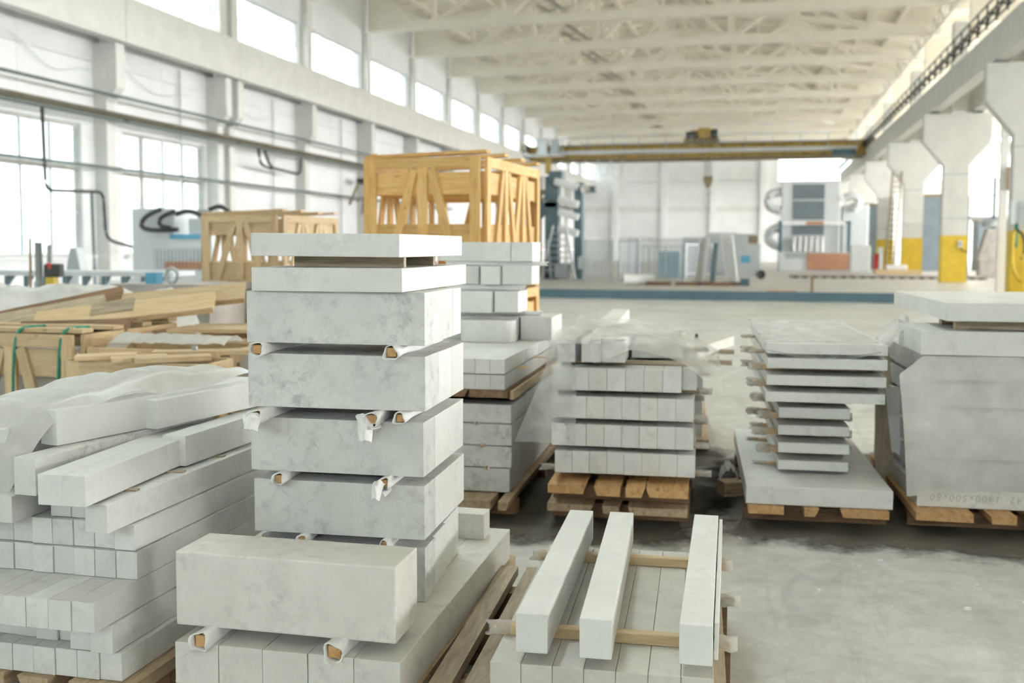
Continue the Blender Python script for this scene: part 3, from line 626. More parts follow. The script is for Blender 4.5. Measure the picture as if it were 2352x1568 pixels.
for j, (za, zb, nm) in enumerate(((.757, .846, 'lower'), (.852, .94, 'upper'))):
    for k in range(9):
        w = .088; mblock(F4, (-.03-w*(k+1)+.0006, -.02-.01*j, za), (-.03-w*k-.0006, .62, zb), f'small marble beam in the {nm} beam layer behind the tower, {ORD[k]} from the right', 'marble_w' if j else 'marble', 'marble_beam', 'marble beam', 'small beams of the stack behind the tower')
    for i, (a, b) in enumerate(((.63, 1.1), (1.11, 1.55), (1.56, 2.1))): mblock(F4, (-.85, a, za), (-.03, b, zb), f'marble slab continuing the {nm} beam layer behind the tower, {ORD[i]} piece', 'marble', 'marble_slab', 'marble slab')
for k, y in enumerate((.35, .95)): setp(bar('spacer_board', F4.p(-.8, y, .849), F4.p(.05, y, .849), .03, .005, M['pine']), f'thin wooden lath poking out between the small beam layers, {["front", "rear"][k]} one', 'lath')
# upper blocks behind the tower
F4b = Frame(-1.95, 6.80, 1.0)
def rounded_block(F, x0, x1, y0, y1, za, zb, label):
    poly = []; r = (y1-y0)*.34
    for cx, cy, a0 in ((x1-r, y1-r, 0), (x0+r, y1-r, 90), (x0+r, y0+r, 180), (x1-r, y0+r, 270)):
        for k in range(7): a = math.radians(a0+15*k); poly.append((cx+r*math.cos(a), cy+r*math.sin(a)))
    t = prism('marble_block', [(a, b) for a, b in poly], za, zb, 2, M['marble_w']); t.location = F.p(0, 0, 0); t.rotation_euler = (0, 0, F.rz)
    return setp(t, label, 'marble block')
rounded_block(F4b, -.06, .315, -.06, .16, .943, 1.092, 'marble block with rounded corners behind the tall tower')
mblock(F4b, (.325, .18, .943), (.545, .60, 1.105), 'wide marble block beside the one with rounded corners', 'marble', group='upper blocks behind the tower')
mblock(F4b, (-.35, .18, .943), (.31, .55, 1.105), 'marble block hidden behind the rounded block', 'marble', group='upper blocks behind the tower')
for i, (xa, xb, ya, yb, za, zb, nm) in enumerate([(-.20, .155, .0, .25, 1.142, 1.29, 'left block of the lower pair'), (.165, .335, .05, .35, 1.142, 1.29, 'right block of the lower pair'),
        (-.25, .045, .08, .3, 1.335, 1.462, 'far left block of the middle row'), (.075, .205, .02, .3, 1.335, 1.462, 'narrow block of the middle row'), (.212, .425, .08, .33, 1.335, 1.466, 'right block of the middle row'),
        (-.25, .085, .1, .35, 1.494, 1.627, 'far left block of the top row'), (.09, .275, .07, .35, 1.494, 1.627, 'middle block of the top row'), (.28, .43, .07, .35, 1.494, 1.627, 'right block of the top row')]):
    mblock(F4b, (xa, ya, za), (xb, yb, zb), f'white marble {nm} stacked behind the tall tower', 'marble_w', group='upper blocks behind the tower')
for i, (xa, xb, y, z, r) in enumerate([(-.2, .52, .12, 1.479, .015), (-.2, .37, .12, 1.3125, .022), (-.25, .45, .3, 1.124, .018)]):
    t = F4b.thing('spacer_stick', f'white foam roll lying crosswise under the {["top", "middle", "lower"][i]} row of blocks behind the tower', 'spacer', xa, y, z, 'crosswise foam rolls')
    bar('stick', (.01, 0, 0), (xb-xa-.015, 0, 0), r*1.2, r*1.2, M['pine'], t); vs, fs = sleeve_mesh(xb-xa, r*.95, 70+i); mesh('foam_sleeve', [(L-a if False else (xb-xa)-a, b, c) for a, b, c in vs for L in (0,)], fs, M['foam'], t)
# ---- film covered stack in the middle
F5 = Frame(-1.128, 5.655, 3.2)
pallet(F5, -.01, .77, -.15, 1.4, .275, [(-.01, .20), (.25, .395), (.425, .53), (.537, .765)], 'upper wooden pallet under the film covered stack', .05, 'pallet_o', zb=.14)
pallet(F5, -.03, .77, -.03, 1.4, .137, [(-.03, .235), (.285, .38), (.43, .76)], 'lower wooden pallet under the film covered stack', .045, 'pallet')
for j, (za, zb, x0, n, w, nm) in enumerate(((.317, .443, .012, 8, .0985, 'lowest'), (.472, .597, -.008, 8, .0995, 'second'), (.63, .756, -.008, 8, .0995, 'third'), (.79, .917, -.006, 7, .1035, 'fourth'))):
    for k in range(n): mblock(F5, (x0+w*k+.0007, jitd(.004), za), (x0+w*(k+1)-.0007, 1.3+jitd(.006), zb), f'marble beam in the {nm} layer of the film covered stack, {ORD[k]} from the left', ('marble', 'marble', 'marble_c')[k % 3], 'marble_beam', 'marble beam', 'beams of the film covered stack')
mblock(F5, (.72, .12, .79), (.80, 1.3, .917), 'marble beam set back at the right end of the fourth layer under film', 'marble', 'marble_beam', 'marble beam', 'beams of the film covered stack')
for k, (a, b) in enumerate(((.02, .12), (.155, .265), (.272, .40))): mblock(F5, (a, .03+.01*k, .945), (b, 1.25, 1.078), f'marble beam on top of the film covered stack, {ORD[k]} from the left', 'marble', 'marble_beam', 'marble beam', 'top beams of the film covered stack')
mblock(F5, (.42, .35, .945), (.72, 1.25, 1.03), 'low marble slab under the film at the right of the top beams', 'marble', 'marble_slab', 'marble slab')
for j, z in enumerate((.297, .4575, .6135, .7735, .931)):
    for i, y in enumerate((.22, 1.05)): stick_x(F5, (-.08 if j == 0 else .02), .87-.02*(j % 3), y, z, .028 if j < 4 else .024, f'{["front", "rear"][i]} wooden stick under the {["lowest", "second", "third", "fourth", "top"][j]} layer of the film covered stack', True, 'wood_g')
ft = F5.thing('plastic_film', 'clear plastic film draped over the middle stack and hanging down its left side', 'plastic film', 0, 0, 0)
def flap_f(u, v):
    # hangs from the top front left corner; v 0 top -> 1 bottom, u left -> right
    xl = .02-.26*v**1.1; xr = .02+.13*min(1, v*3.2)-.02*v
    x = xl+(xr-xl)*u; z = 1.085-.62*v*(1-.03*u); y = -.045-.05*math.sin(PI*min(1, v*1.2))-.02*math.sin(4*u+2*v)+.16*(1-u)*v+.010*fold(x*2, z*1.2)
    return (x, y, z)
sheet('flap', 24, 40, flap_f, M['film'], ft)
def cover_f(u, v):
    x = -.01+.95*u; y = -.05+1.3*v
    z = 1.09 if u < .42 else 1.09-.06*((u-.42)/.58)-.22*max(0, u-.55)**1.2
    if u > .78: z -= .25*(u-.78)
    z += .028*fold(x*2.2, y*2.2, 4.0)+.012
    front = max(0, .12-v)/.12
    z -= front*(.035+.10*max(0, math.sin(3.1*u*2+.3))*(u > .25)+.05*u); y -= .01*front
    return (x, y, max(z, .935 if u < .8 else .5))
sheet('cover', 60, 40, cover_f, M['film4'], ft)
# ---- beams lying behind the film covered stack
F5b = Frame(-1.35, 7.75, 4)
pallet(F5b, 0, 1.0, -.05, 2.0, .14, [(0, .2), (.3, .45), (.55, .7), (.8, 1.0)], 'wooden pallet under the low stack behind the film covered one', .04)
for j in range(4):
    for k in range(5):
        if j == 3 and k > 1: continue
        mblock(F5b, (.19*k+.001, .02*k, .145+.19*j), (.19*(k+1)-.001, 1.9-.1*k, .33+.19*j), f'{ORD[k]} marble beam from the left in the {ORD[j]} layer behind the film stack', 'marble', 'marble_beam', 'marble beam', 'beams behind the film covered stack')
mblock(F5b, (.12, .1, .906), (.28, 2.05, 1.0), 'bright long marble beam lying highest behind the film covered stack', 'marble_w', 'marble_beam', 'marble beam')
FF = Frame(-.62, 8.2, -12); mblock(FF, (0, 0, .72), (.16, 1.2, .80), 'marble beam lying askew behind the film covered stack on its right', 'marble_d', 'marble_beam', 'marble beam')
FF = Frame(-.62, 8.15, 0)
for k, (y, z) in enumerate(((.05, .60), (.7, .62))): setp(bar('spacer_board', FF.p(-.3, y, z+.09), FF.p(.42, y, z+.09), .08, .035, M['wood_g']), f'{["front", "rear"][k]} wooden board jutting out behind the film covered stack', 'board')
setp(cyl('bolt', (-.52, 8.9, .80), (-.52, 8.9, .85), .012, M['black']), 'small black bolt standing on the beam behind the film stack', 'bolt')
# ---- stack of slabs on the right
F6 = Frame(-.054, 5.90, 3.5)
pallet(F6, 0, .80, -.06, 1.85, .138, [(.01, .21), (.32, .40), (.515, .775)], 'wooden pallet under the slab stack on the right', .045, 'pallet_o')
mblock(F6, (0, 0, .141), (.80, 1.85, .246), 'wide thick marble slab at the bottom of the slab stack', 'marble', 'marble_slab', 'marble slab', bev=.004)
for k, (za, zb) in enumerate(((.268, .325), (.372, .433), (.479, .537), (.583, .645))):
    mblock(F6, (.205+jitd(.004), .36+jitd(.01), za), (.61+jitd(.004), 1.75, zb), f'narrow marble slab in the slab stack, {ORD[k]} above the wide base', 'marble', 'marble_slab', 'marble slab', 'narrow slabs of the slab stack')
for k, (za, zb) in enumerate(((.689, .747), (.788, .847), (.888, .949))):
    mblock(F6, (.118+.003*k, .28, za), (.792+.004*k, 2.1, zb), f'wide marble slab in the upper slab stack, {["lowest", "middle", "upper"][k]} of three', 'marble', 'marble_slab', 'marble slab', 'wide slabs of the slab stack')
mblock(F6, (.118, .28, .974), (.80, 2.15, 1.034), 'topmost marble slab of the slab stack, under shiny film', 'marble_w', 'marble_slab', 'marble slab')
for k, z in enumerate((.257, .3485, .456, .560, .667)):
    for i, y in enumerate((.6, 1.4)): stick_x(F6, .09+.025*(k % 2), .635, y, z, (.018, .038, .038, .038, .038)[k], f'{["front", "rear"][i]} stick under the {["first", "second", "third", "fourth"][k]+" narrow" if k < 4 else "lowest wide"} slab of the slab stack', True, 'pine_p')
for k, z in enumerate((.7675, .8675, .9615)):
    for i, y in enumerate((.55, 1.6)): stick_x(F6, .055, .80, y, z, .036 if k < 2 else .02, f'{["front", "rear"][i]} stick under the {["middle wide", "upper wide", "topmost"][k]} slab of the slab stack', True, 'pine_p')
def topfilm_f(u, v):
    x = .105+.66*u; y = .27+1.9*v; z = 1.042+.004*fold(x*3, y*2, 2.0)
    e = max(0, .06-v)/.06; z -= e*(.05+.045*math.sin(PI*u)); y -= .012*e
    return (x, y, z)
t = F6.thing('plastic_film', 'shiny plastic film over the top of the slab stack', 'plastic film'); sheet('film_sheet', 40, 50, topfilm_f, M['film'], t)
# small film wrapped bits at the foot of the slab stack
t = F6.thing('wood_offcut', 'wooden offcut with crumpled film left of the slab stack', 'offcut', -.10, .75, .0)
bar('block', (-.02, 0, .05), (.11, .05, .05), .12, .09, M['pallet'], t); sheet('film_scrap', 14, 14, lambda u, v: (-.03+.12*u, -.1+.25*v, .12+.05*crumple(u*2, v*2, 1, 5)+.08*math.sin(PI*u)), M['film2'], t)
# ---- wrapped stack at the right edge
F7 = Frame(.888, 6.08, 3.0)
pallet(F7, -.03, 1.25, -.15, 1.5, .138, [(-.03, .27), (.355, .49), (.56, .80), (.88, 1.05), (1.1, 1.25)], 'wooden pallet under the film wrapped stack at the right edge', .045, 'pallet_o')
sl = mblock(F7, (0, 0, .141), (1.22, 1.5, .246), 'marble slab with upside down pencil writing at the foot of the wrapped stack', 'marble_c', 'marble_slab', 'marble slab')
cu = bpy.data.curves.new('writing', 'FONT'); cu.body = '42  1400x500x80'; cu.size = .055; cu.align_x = 'RIGHT'; cu.extrude = .0002; cu.shear = .15; cu.space_character = 1.25
tmp = bpy.data.objects.new('writing', cu); COL.objects.link(tmp); dg = bpy.context.evaluated_depsgraph_get(); me = bpy.data.meshes.new_from_object(tmp.evaluated_get(dg)); bpy.data.objects.remove(tmp)
wr_ = link('writing', me, M['ink'], sl, (-.54, -.7508, .022), (PI/2, PI, 0)); wr_['kind'] = 'stuff'
for k in range(5): mblock(F7, (.03+jitd(.01), .05+jitd(.02), .262+.148*k), (1.2, 1.45, .262+.148*k+.125), f'marble slab wrapped in film inside the right edge stack, {ORD[k]} from below', 'marble_v', 'marble_slab', 'marble slab', 'wrapped slabs at the right edge')
mblock(F7, (-.004, 0, 1.0), (1.25, .66, 1.135), 'thick marble slab lying on the wrapped stack, second from the top', 'marble', 'marble_slab', 'marble slab', bev=.003)
mblock(F7, (.118, -.03, 1.193), (1.35, 1.57, 1.295), 'topmost glossy marble slab at the right edge', 'marble_w', 'marble_slab', 'marble slab', bev=.004)
for y in (.15, .5): stick_x(F7, .2, 1.2, y, 1.164, .054, f'{["front", "rear"][y > .3]} wooden stick under the topmost slab at the right edge', False, 'wood_g')
def wrap_f(u, v):
    # u: left -> right, v: top -> bottom
    bulge = math.sin(PI*min(1, max(0, (v-.0)/.45)))*.5+.35*v
    xl = .01-.13*math.sin(PI*min(1, v*1.9))*(v < .53)-.05*v-(.13*0)
    xl = .01-.135*min(1, v/.13) if v < .13 else -.125+.06*((v-.13)/.87)
    x = xl+(1.3-xl)*u; zb = .205+.085*u+.02*math.sin(5*u)
    z = .998-(.998-zb)*v; y = -.03-.035*math.sin(PI*v)-.02*(1-u)*v+.014*fold(x*1.5, z*1.2, 8.0)
    if v < .05: y += .02
    return (x, y, z)
t = F7.thing('plastic_film', 'large milky plastic sheet hanging over the front of the right edge stack', 'plastic film'); sheet('film_sheet', 60, 50, wrap_f, M['film2'], t)
def scrap_f(u, v):
    x = -.10+.2*u; y = .5+.5*v; z = 1.12+.08*crumple(x*4, y*4, 1, 3)+.06*math.sin(PI*u)-.12*(1-u)
    return (x, y, z)
t = F7.thing('film_scrap', 'crumpled clear film bunched beside the second slab at the right edge', 'plastic film'); sheet('film_sheet', 20, 20, scrap_f, M['film2'], t)
# things in the gap between the slab stack and the wrapped stack
F8 = Frame(.80, 6.75, -4)
setp(bar('plank', F8.p(.02, .1, .02), F8.p(.02, .62, .95), .17, .03, M['wood_g'], up=(0, -1, .6)), 'grey plank leaning in the gap left of the wrapped stack', 'plank')
t = F8.thing('paper_sheet', 'pale crumpled paper sheet hanging in the gap between the two right stacks', 'paper'); sheet('sheet', 16, 24, lambda u, v: (-.02+.14*u+.05*v, .05+.03*math.sin(4*u+3*v), .72-.42*v+.02*crumple(u*3, v*3)), M['hoist'], t)
# ================================================================ CRATES AND TIMBER ON THE LEFT
def crate(x, y, deg, Wd, Dp, Hh, zb, label, mat='pine', top=True, t=.028, pw=.09, slats=((.80, .19), (.40, .18), (.10, .15)), lift=0.0):
    c = thing('wooden_crate', label, 'crate', (x, y, zb), math.radians(deg), 'slatted pine crates')
    m = M[mat]; r = random.Random(label)
    def face(A, B, nrm):
        """slatted face from A to B (bottom corners), outward normal nrm"""
        A, B, N = Vector(A), Vector(B), Vector(nrm); d = (B-A).normalized(); L = (B-A).length; U = Vector((0, 0, 1))
        o1, o2 = N*t*1.5, N*t*.5
        for a, wv in ((0, pw), (L-pw, pw)):
            bar('corner_post', A+d*(a+pw/2)+o1, A+d*(a+pw/2)+o1+U*Hh, pw, t, m, c, up=N)
        np_ = 1 if L < 1.3 else 2
        mids = [L*(k+1)/(np_+1) for k in range(np_)]
        for q in mids: bar('middle_post', A+d*q+o1+U*.02, A+d*q+o1+U*(Hh-pw), pw, t, m, c, up=N)
        bar('top_rail', A+d*pw+o1+U*(Hh-pw/2), B-d*pw+o1+U*(Hh-pw/2), pw, t, m, c, up=N)
        bar('bottom_rail', A+d*pw+o1+U*(pw/2), B-d*pw+o1+U*(pw/2), pw, t, m, c, up=N)
        for q, w in [(Hh*a_, b_) for a_, b_ in slats]: bar('slat', A+d*.01+o2+U*(q+jr(r)), B-d*.01+o2+U*(q+jr(r)), w, t, m, c, up=N)
        for q in mids:
            for s in (-1, 1):
                e = q+s*(L/(np_+1)*.62); bar('brace', A+d*(q+s*pw*.9)+o1+U*(Hh-pw*1.1), A+d*e+o1+U*(pw*.9), pw*.85, t, m, c, up=N)
    def jr(r): return r.uniform(-.006, .006)
    face((0, 0, 0), (Wd, 0, 0), (0, -1, 0)); face((Wd, 0, 0), (Wd, Dp, 0), (1, 0, 0)); face((0, Dp, 0), (0, 0, 0), (-1, 0, 0)); face((Wd, Dp, 0), (0, Dp, 0), (0, 1, 0))
    for k in range(4): bar('floor_board', (0, .12+(Dp-.24)*k/3, .02), (Wd, .12+(Dp-.24)*k/3, .02), .14, .025, m, c)
    if top:
        for k in range(4):
            yy = .05+(Dp-.1)*k/3; bar('top_board', (-.04, yy, Hh+t*.6+r.uniform(0, .006)), (Wd+.05, yy, Hh+t*.6+r.uniform(0, .012)+lift), .12, t, m, c)
        for xx in (.05, Wd-.05): bar('skid', (xx, 0, Hh+t*1.3), (xx, .02, Hh+t*1.3), .05, .02, m, c)
    return c
crate(-3.40, 8.62, -4, 1.06, 1.62, 1.11, 1.255, 'large slatted pine crate with diagonal braces standing high behind the tall tower', lift=.03)
crate(-3.38, 8.66, -4, 1.04, 1.58, 1.16, .03, 'lower pine crate hidden beneath the large slatted crate', top=True)
crate(-6.36, 10.9, -3, .98, 1.4, .83, 1.12, 'smaller pale slatted crate with sloping braces left of the tall tower', 'pine_p', pw=.085, lift=.03, slats=((.82, .17), (.22, .2)))
crate(-6.30, 10.95, -3, .92, 1.3, 1.02, .03, 'lower pale crate beneath the smaller slatted crate', 'pine_p', pw=.085)
crate(-6.05, 6.10, 0, 1.50, 1.15, .985, .0, 'low pine crate held by green straps at the left picture edge', 'pine_p', top=True)
crate(-4.30, 5.70, 2, .92, .30, .86, .0, 'open low pine crate with loose lid boards behind the left pile', 'pine_p', top=False)
crate(-4.45, 6.12, 1, .98, .50, .90, .0, 'low pine crate under a strip of white foam behind the left pile', 'pine_p', top=False)
crate(-4.38, 6.80, 1, 1.20, .6, .92, .0, 'rear low pine crate beneath the heap of planks', 'pine_p', top=False)
for k, x in enumerate((-5.02, -4.66)):
    setp(tube('strap', [(x-.02, 6.05, .35), (x, 6.045, .80), (x+.03, 6.05, 1.0), (x+.05, 6.12, 1.03), (x+.06, 6.3, 1.022)], .012, M['green'], n=6, smooth=1), f'green strap over the low crate at the left picture edge, {["left", "right"][k]} one', 'strap', 'green straps')
mblock(Frame(-5.95, 6.25, 0), (0, 0, .1), (1.3, .8, .8), 'white marble block packed inside the strapped low crate', 'marble')
for k, (x0, y0, x1, y1, z) in enumerate(((-4.25, 5.68, -3.93, 5.86, .88), (-3.98, 5.66, -3.72, 5.88, .875), (-3.80, 5.64, -3.42, 5.9, .88), (-3.9, 6.0, -3.3, 6.25, .885))):
    setp(bar('loose_board', (x0, y0, z), (x1, y1, z+.005), .16, .03, M['pine_p']), f'loose pine lid board on the open low crate, {ORD[k]} from the left', 'board', 'loose boards on the low crates')
setp(box('steel_strap', (-3.66, 6.08, .56), (-3.63, 6.10, .93), M['steel']), 'grey steel strap on the corner of the low crate', 'strap')
t = thing('marked_board', 'brown board with red handwritten figures beside the low crates', 'board', (-3.66, 6.44, .0)); box('panel', (0, 0, .55), (.30, .02, .86), M['board_r'], t)
cu = bpy.data.curves.new('figures', 'FONT'); cu.body = '223'; cu.size = .085; cu.extrude = .0005; cu.shear = .1; cu.space_character = 1.25
tmp = bpy.data.objects.new('figures', cu); COL.objects.link(tmp); dg = bpy.context.evaluated_depsgraph_get(); me = bpy.data.meshes.new_from_object(tmp.evaluated_get(dg)); bpy.data.objects.remove(tmp)
link('figures', me, M['red'], t, (.07, -.003, .75), (PI/2, 0, 0))['kind'] = 'stuff'
mblock(Frame(-3.46, 6.3, 0), (0, 0, .0), (.4, .3, .86), 'white marble block standing left of the tall tower behind the pile', 'marble_w')
t = thing('foam_strip', 'white foam strip spilling over the low crates', 'foam', (0, 0, 0))
def foamstrip(u, v):
    x = -4.48+1.0*u; y = 6.18+.28*v; z = .935+.05*math.sin(PI*v)+.02*crumple(x*4, y*4)
    if u < .16: q = (.16-u)/.16; z -= .16*q*q; x += .08*q; y -= .1*q
    return (x, y, z)
sheet('sheet', 44, 14, foamstrip, M['film3'], t)
# heap of long planks
for k, (p0, p1, w, th, mt, nm) in enumerate([((-5.75, 6.75, 1.00), (-4.85, 7.05, 1.20), .20, .045, 'wood_d', 'dark damp one at the back'), ((-5.66, 6.62, .985), (-4.9, 6.9, 1.14), .2, .05, 'wood_g', 'broad weathered one'),
        ((-5.28, 6.6, 1.02), (-4.02, 7.0, 1.17), .19, .05, 'pine_p', 'long pale one in front'), ((-5.0, 6.95, 1.12), (-3.95, 7.35, 1.23), .2, .05, 'pine_p', 'pale one behind'),
        ((-5.3, 6.45, .975), (-4.5, 6.62, 1.0), .14, .04, 'wood_d', 'dark one lowest'), ((-4.9, 6.75, 1.09), (-4.6, 6.85, 1.14), .13, .06, 'wood_g', 'short stub on top')]):
    setp(bar('plank', p0, p1, w, th, M[mt], up=(.1, -.8, 1)), f'long plank in the sloping heap on the low crates, {nm}', 'plank', 'sloping heap of planks')
for k in range(3): setp(bar('plank', (-4.3, 6.85+.2*k, .965), (-3.4, 6.95+.2*k, .97), .15, .03, M['pine_p']), f'flat plank lying behind the low crates, {ORD[k]} from the front', 'plank', 'flat planks on the rear crate')
# white tarpaulin bag
def bag_f(u, v):
    x = -6.9+1.75*u; y = 7.75+1.1*v
    z = 1.09+.10*math.sin(PI*v)*(1-.3*u)+.10*fold(x*1.6, y*1.6, 6)
    h = math.exp(-((u-.45)**2)/.02-((v-.1)**2)/.08); z += .10*h
    e = max(0, .2-v)/.2; z -= .95*e**.8; y -= .08*e+.05*e*math.sin(9*u)
    e = max(0, u-.88)/.12; z -= .55*e**1.5
    return (x, y, max(z, .01))
setp(sheet('tarpaulin', 50, 40, bag_f, M['film3']), 'heaped white tarpaulin behind the strapped crate at the left', 'tarpaulin')
t = thing('steel_skip', 'stained grey steel skip with lifting hooks behind the white tarpaulin', 'skip', (-6.72, 9.75, 0), math.radians(4))
prism('body', [(0, 0), (.98, 0), (1.04, 1.1), (-.05, 1.1)], 0, .9, 1, M['rust'], t); box('rim', (-.1, -.05, 1.1), (1.09, .95, 1.18), M['rust'], t)
for x in (.2, .78): tube('hook', [(x, -.03, 1.0), (x-.03, -.1, 1.06), (x+.03, -.13, .98), (x+.05, -.06, .88)], .025, M['black'], t)
tube('lifting_ring', [(.55+.07*math.cos(a/8*2*PI), .1, 1.27+.085*math.sin(a/8*2*PI)) for a in range(-2, 7)], .02, M['steel'], t)
box('blue_box', (.27, .05, 1.18), (.39, .2, 1.30), M['blue'], t)
# ================================================================ MACHINES ALONG THE LEFT WALL
t = thing('roller_bench', 'long white roller bench along the left windows', 'bench', (-11.6, 12.9, 0), math.radians(8))
box('table', (0, 0, 1.14), (3.3, .8, 1.21), M['steel_l'], t)
for k in range(11): prism('bracket', [(-.02, 1.14), (.2, 1.14), (-.02, .96)], 0, .05, 0, M['teal'], t).location = (.15+.3*k, -.06, 0)
for x in (.1, 1.1, 2.1, 3.1): box('leg', (x, .1, 0), (x+.08, .7, 1.05), M['steel_l'], t)
for k, (x, y, h, r, mt, nm) in enumerate(((-8.92, 11.25, 1.63, .045, 'steel', 'thick grey post standing before the roller bench'), (-8.80, 11.3, 1.60, .03, 'steel_l', 'thin pale post standing before the roller bench'), (-9.03, 11.2, 1.68, .015, 'board_r', 'thin brown stick leaning before the roller bench'))):
    setp(cyl('post', (x, y, 0), (x+(.03 if k == 2 else 0), y, h), r, M[mt]), nm, 'post')
t = thing('control_pendant', 'black and orange control box on a post by the roller bench', 'control box', (-8.70, 11.25, 0))
box('post', (-.05, -.05, 0), (.05, .05, 1.1), M['steel'], t); box('orange_base', (-.07, -.08, 1.0), (.05, .02, 1.2), M['yellow'], t, bev=.01); hd_ = box('head', (-.09, -.1, 1.19), (.12, .06, 1.36), M['black'], t, rz=.3, bev=.03)
sub(box('button', (-.03, -.11, 1.3), (.03, -.08, 1.37), M['red']), hd_)
t = thing('stone_saw', 'pale grey bridge saw with looping black hoses by the left windows', 'machine', (-12.3, 17.95, 0))
box('cabinet', (.22, 0, .5), (1.15, .9, 2.32), M['steel_l'], t, bev=.02); box('base', (0, -.1, 0), (2.1, 1.2, .95), M['steel_l'], t)
prism('hood', [(.62, .95), (2.0, .95), (2.0, 1.8), (1.0, 1.8)], -.05, .7, 1, M['steel_l'], t); box('grille', (.75, -.08, 1.15), (1.85, -.055, 1.52), M['steel'], t); box('inner_rack', (1.0, -.1, 1.14), (1.9, -.085, 1.28), M['copper'], t)
for k in range(14): box('grille_bar', (.78+.08*k, -.1, 1.15), (.80+.08*k, -.08, 1.52), M['steel_l'], t)
box('blue_belt', (1.1, -.08, 1.72), (1.75, .05, 1.81), M['blue'], t); box('head', (1.4, .1, 1.8), (1.8, .5, 2.12), M['steel_l'], t, bev=.02); box('gearbox', (1.75, .15, 1.95), (2.1, .45, 2.25), M['steel_l'], t, bev=.03)
cyl('spindle', (1.6, .3, 1.5), (1.6, .3, 2.3), .09, M['steel_l'], t)
for k, pts in enumerate(([(.95, -.12, 2.3), (.6, -.15, 2.15), (.5, -.15, 1.95), (.75, -.15, 1.88), (1.3, -.1, 1.9)], [(1.25, -.12, 2.25), (.95, -.14, 2.15), (.9, -.14, 1.98), (1.15, -.14, 1.93)], [(1.2, 0, 2.2), (1.5, -.02, 2.28), (1.8, 0, 2.15)], [(1.75, .3, 2.3), (2.0, .28, 2.38), (2.2, .28, 2.25)])):
    tube('hose', pts, .045, M['black'], t)
t = thing('small_robot_arm', 'small pale grey fitting on a stand beside the standing pipe', 'fitting', (-11.6, 15.6, 0)); box('stand', (-.1, -.1, 0), (.1, .1, 1.1), M['steel_l'], t); prism('cone', [(-.15, 1.1), (.15, 1.1), (.06, 1.55), (-.06, 1.55)], -.1, .1, 1, M['steel'], t)
t = thing('wall_bracket_lamp', 'brown angled bracket with a dark fitting high on the left wall', 'lamp', (-18.4, 44.2, 3.5)); bar('arm', (0, 0, 0), (0, 1.3, 1.2), .1, .1, M['ochre_d'], t); box('fitting', (-.1, 1.1, 1.0), (.3, 1.9, 1.25), M['black'], t); bar('stay', (0, 1.5, -.4), (0, 2.0, 1.0), .06, .06, M['black'], t)
# ================================================================ CRANE
t = thing('bridge_crane', 'ochre overhead bridge crane spanning the far hall', 'crane', (0, 80, 0))
for y in (0, 2.2):
    box('girder', (-17.95, y, 8.35), (7.42, y+.5, 9.45), M['ochre'], t)
    for z in (8.33, 9.42): box('flange', (-17.2, y-.12, z), (7.42, y+.62, z+.1), M['ochre_d'], t)
    for k in range(16): box('stiffener', (-16.5+1.5*k, y-.05, 8.43), (-16.42+1.5*k, y-.001, 9.42), M['ochre_d'], t)
box('walkway', (-17.2, -1.0, 8.72), (6.7, -.15, 8.80), M['steel_l'], t); box('walkway_edge', (-17.2, -1.03, 8.72), (6.7, -1.0, 8.98), M['steel_l'], t)
for k in range(13): bar('railing_post', (-17.1+1.98*k, -1.0, 8.8), (-17.1+1.98*k, -1.0, 9.95), .05, .05, M['steel'], t, up=(0, 1, 0))
for z in (9.4, 9.95): cyl('railing', (-17.2, -1.0, z), (6.7, -1.0, z), .022, M['steel'], t, 6)
for x in (-18.35, 7.42): box('end_carriage', (x, -1.8, 8.99), (x+.45, 4.5, 9.5), M['ochre_d'], t)
box('platform', (-17.9, -1.9, 8.55), (-15.0, -.9, 8.7), M['steel_l'], t); box('control_cabinet', (-16.9, -1.8, 8.7), (-16.2, -1.2, 9.9), M['steel_l'], t); box('control_cabinet', (-15.9, -1.8, 8.7), (-15.3, -1.2, 9.75), M['steel'], t)
for x in (-17.9, -15.0): bar('platform_post', (x, -1.9, 8.6), (x, -1.9, 9.8), .05, .05, M['steel'], t, up=(0, 1, 0))
box('platform_rail', (-17.9, -1.93, 9.75), (-15.0, -1.88, 9.8), M['steel'], t); box('hanging_post', (-16.4, -1.4, 7.2), (-16.0, -1.1, 8.6), M['ochre'], t); box('dark_box', (5.0, -1.2, 8.3), (6.6, -.2, 8.75), M['bluebeam'], t)
t = thing('crane_trolley', 'ochre and black hoist trolley sitting on the bridge crane', 'trolley', (-4.5, 80, 9.52))
box('frame', (-1.35, -.2, .02), (1.3, 2.9, .32), M['ochre_d'], t); box('drum_housing', (-.3, .2, .32), (.6, 1.6, 1.15), M['ochre'], t, bev=.05); cyl('drum', (-.9, .9, .7), (1.1, .9, .7), .34, M['ochre'], t); box('motor', (-1.25, .1, .32), (-.5, .9, .85), M['black'], t, bev=.06); box('gearbox', (.65, .2, .32), (1.15, 1.0, 1.05), M['black'], t, bev=.06)
t = thing('crane_hook', 'brown hook block hanging on ropes below the bridge crane', 'hook', (-4.05, 81.2, 5.7))
for x in (-.22, .22): cyl('rope', (x, 0, 1.3), (x, 0, 3.9), .025, M['steel'], t, 6)
prism('block', [(-.32, 1.35), (.32, 1.35), (.32, .9), (.12, .45), (-.12, .45), (-.32, .9)], -.18, .18, 1, M['ochre_d'], t)
tube('hook', [(0, 0, .5), (0, 0, .3), (.16, 0, .18), (.14, 0, -.02), (-.05, 0, -.08), (-.16, 0, .05)], .05, M['steel'], t)
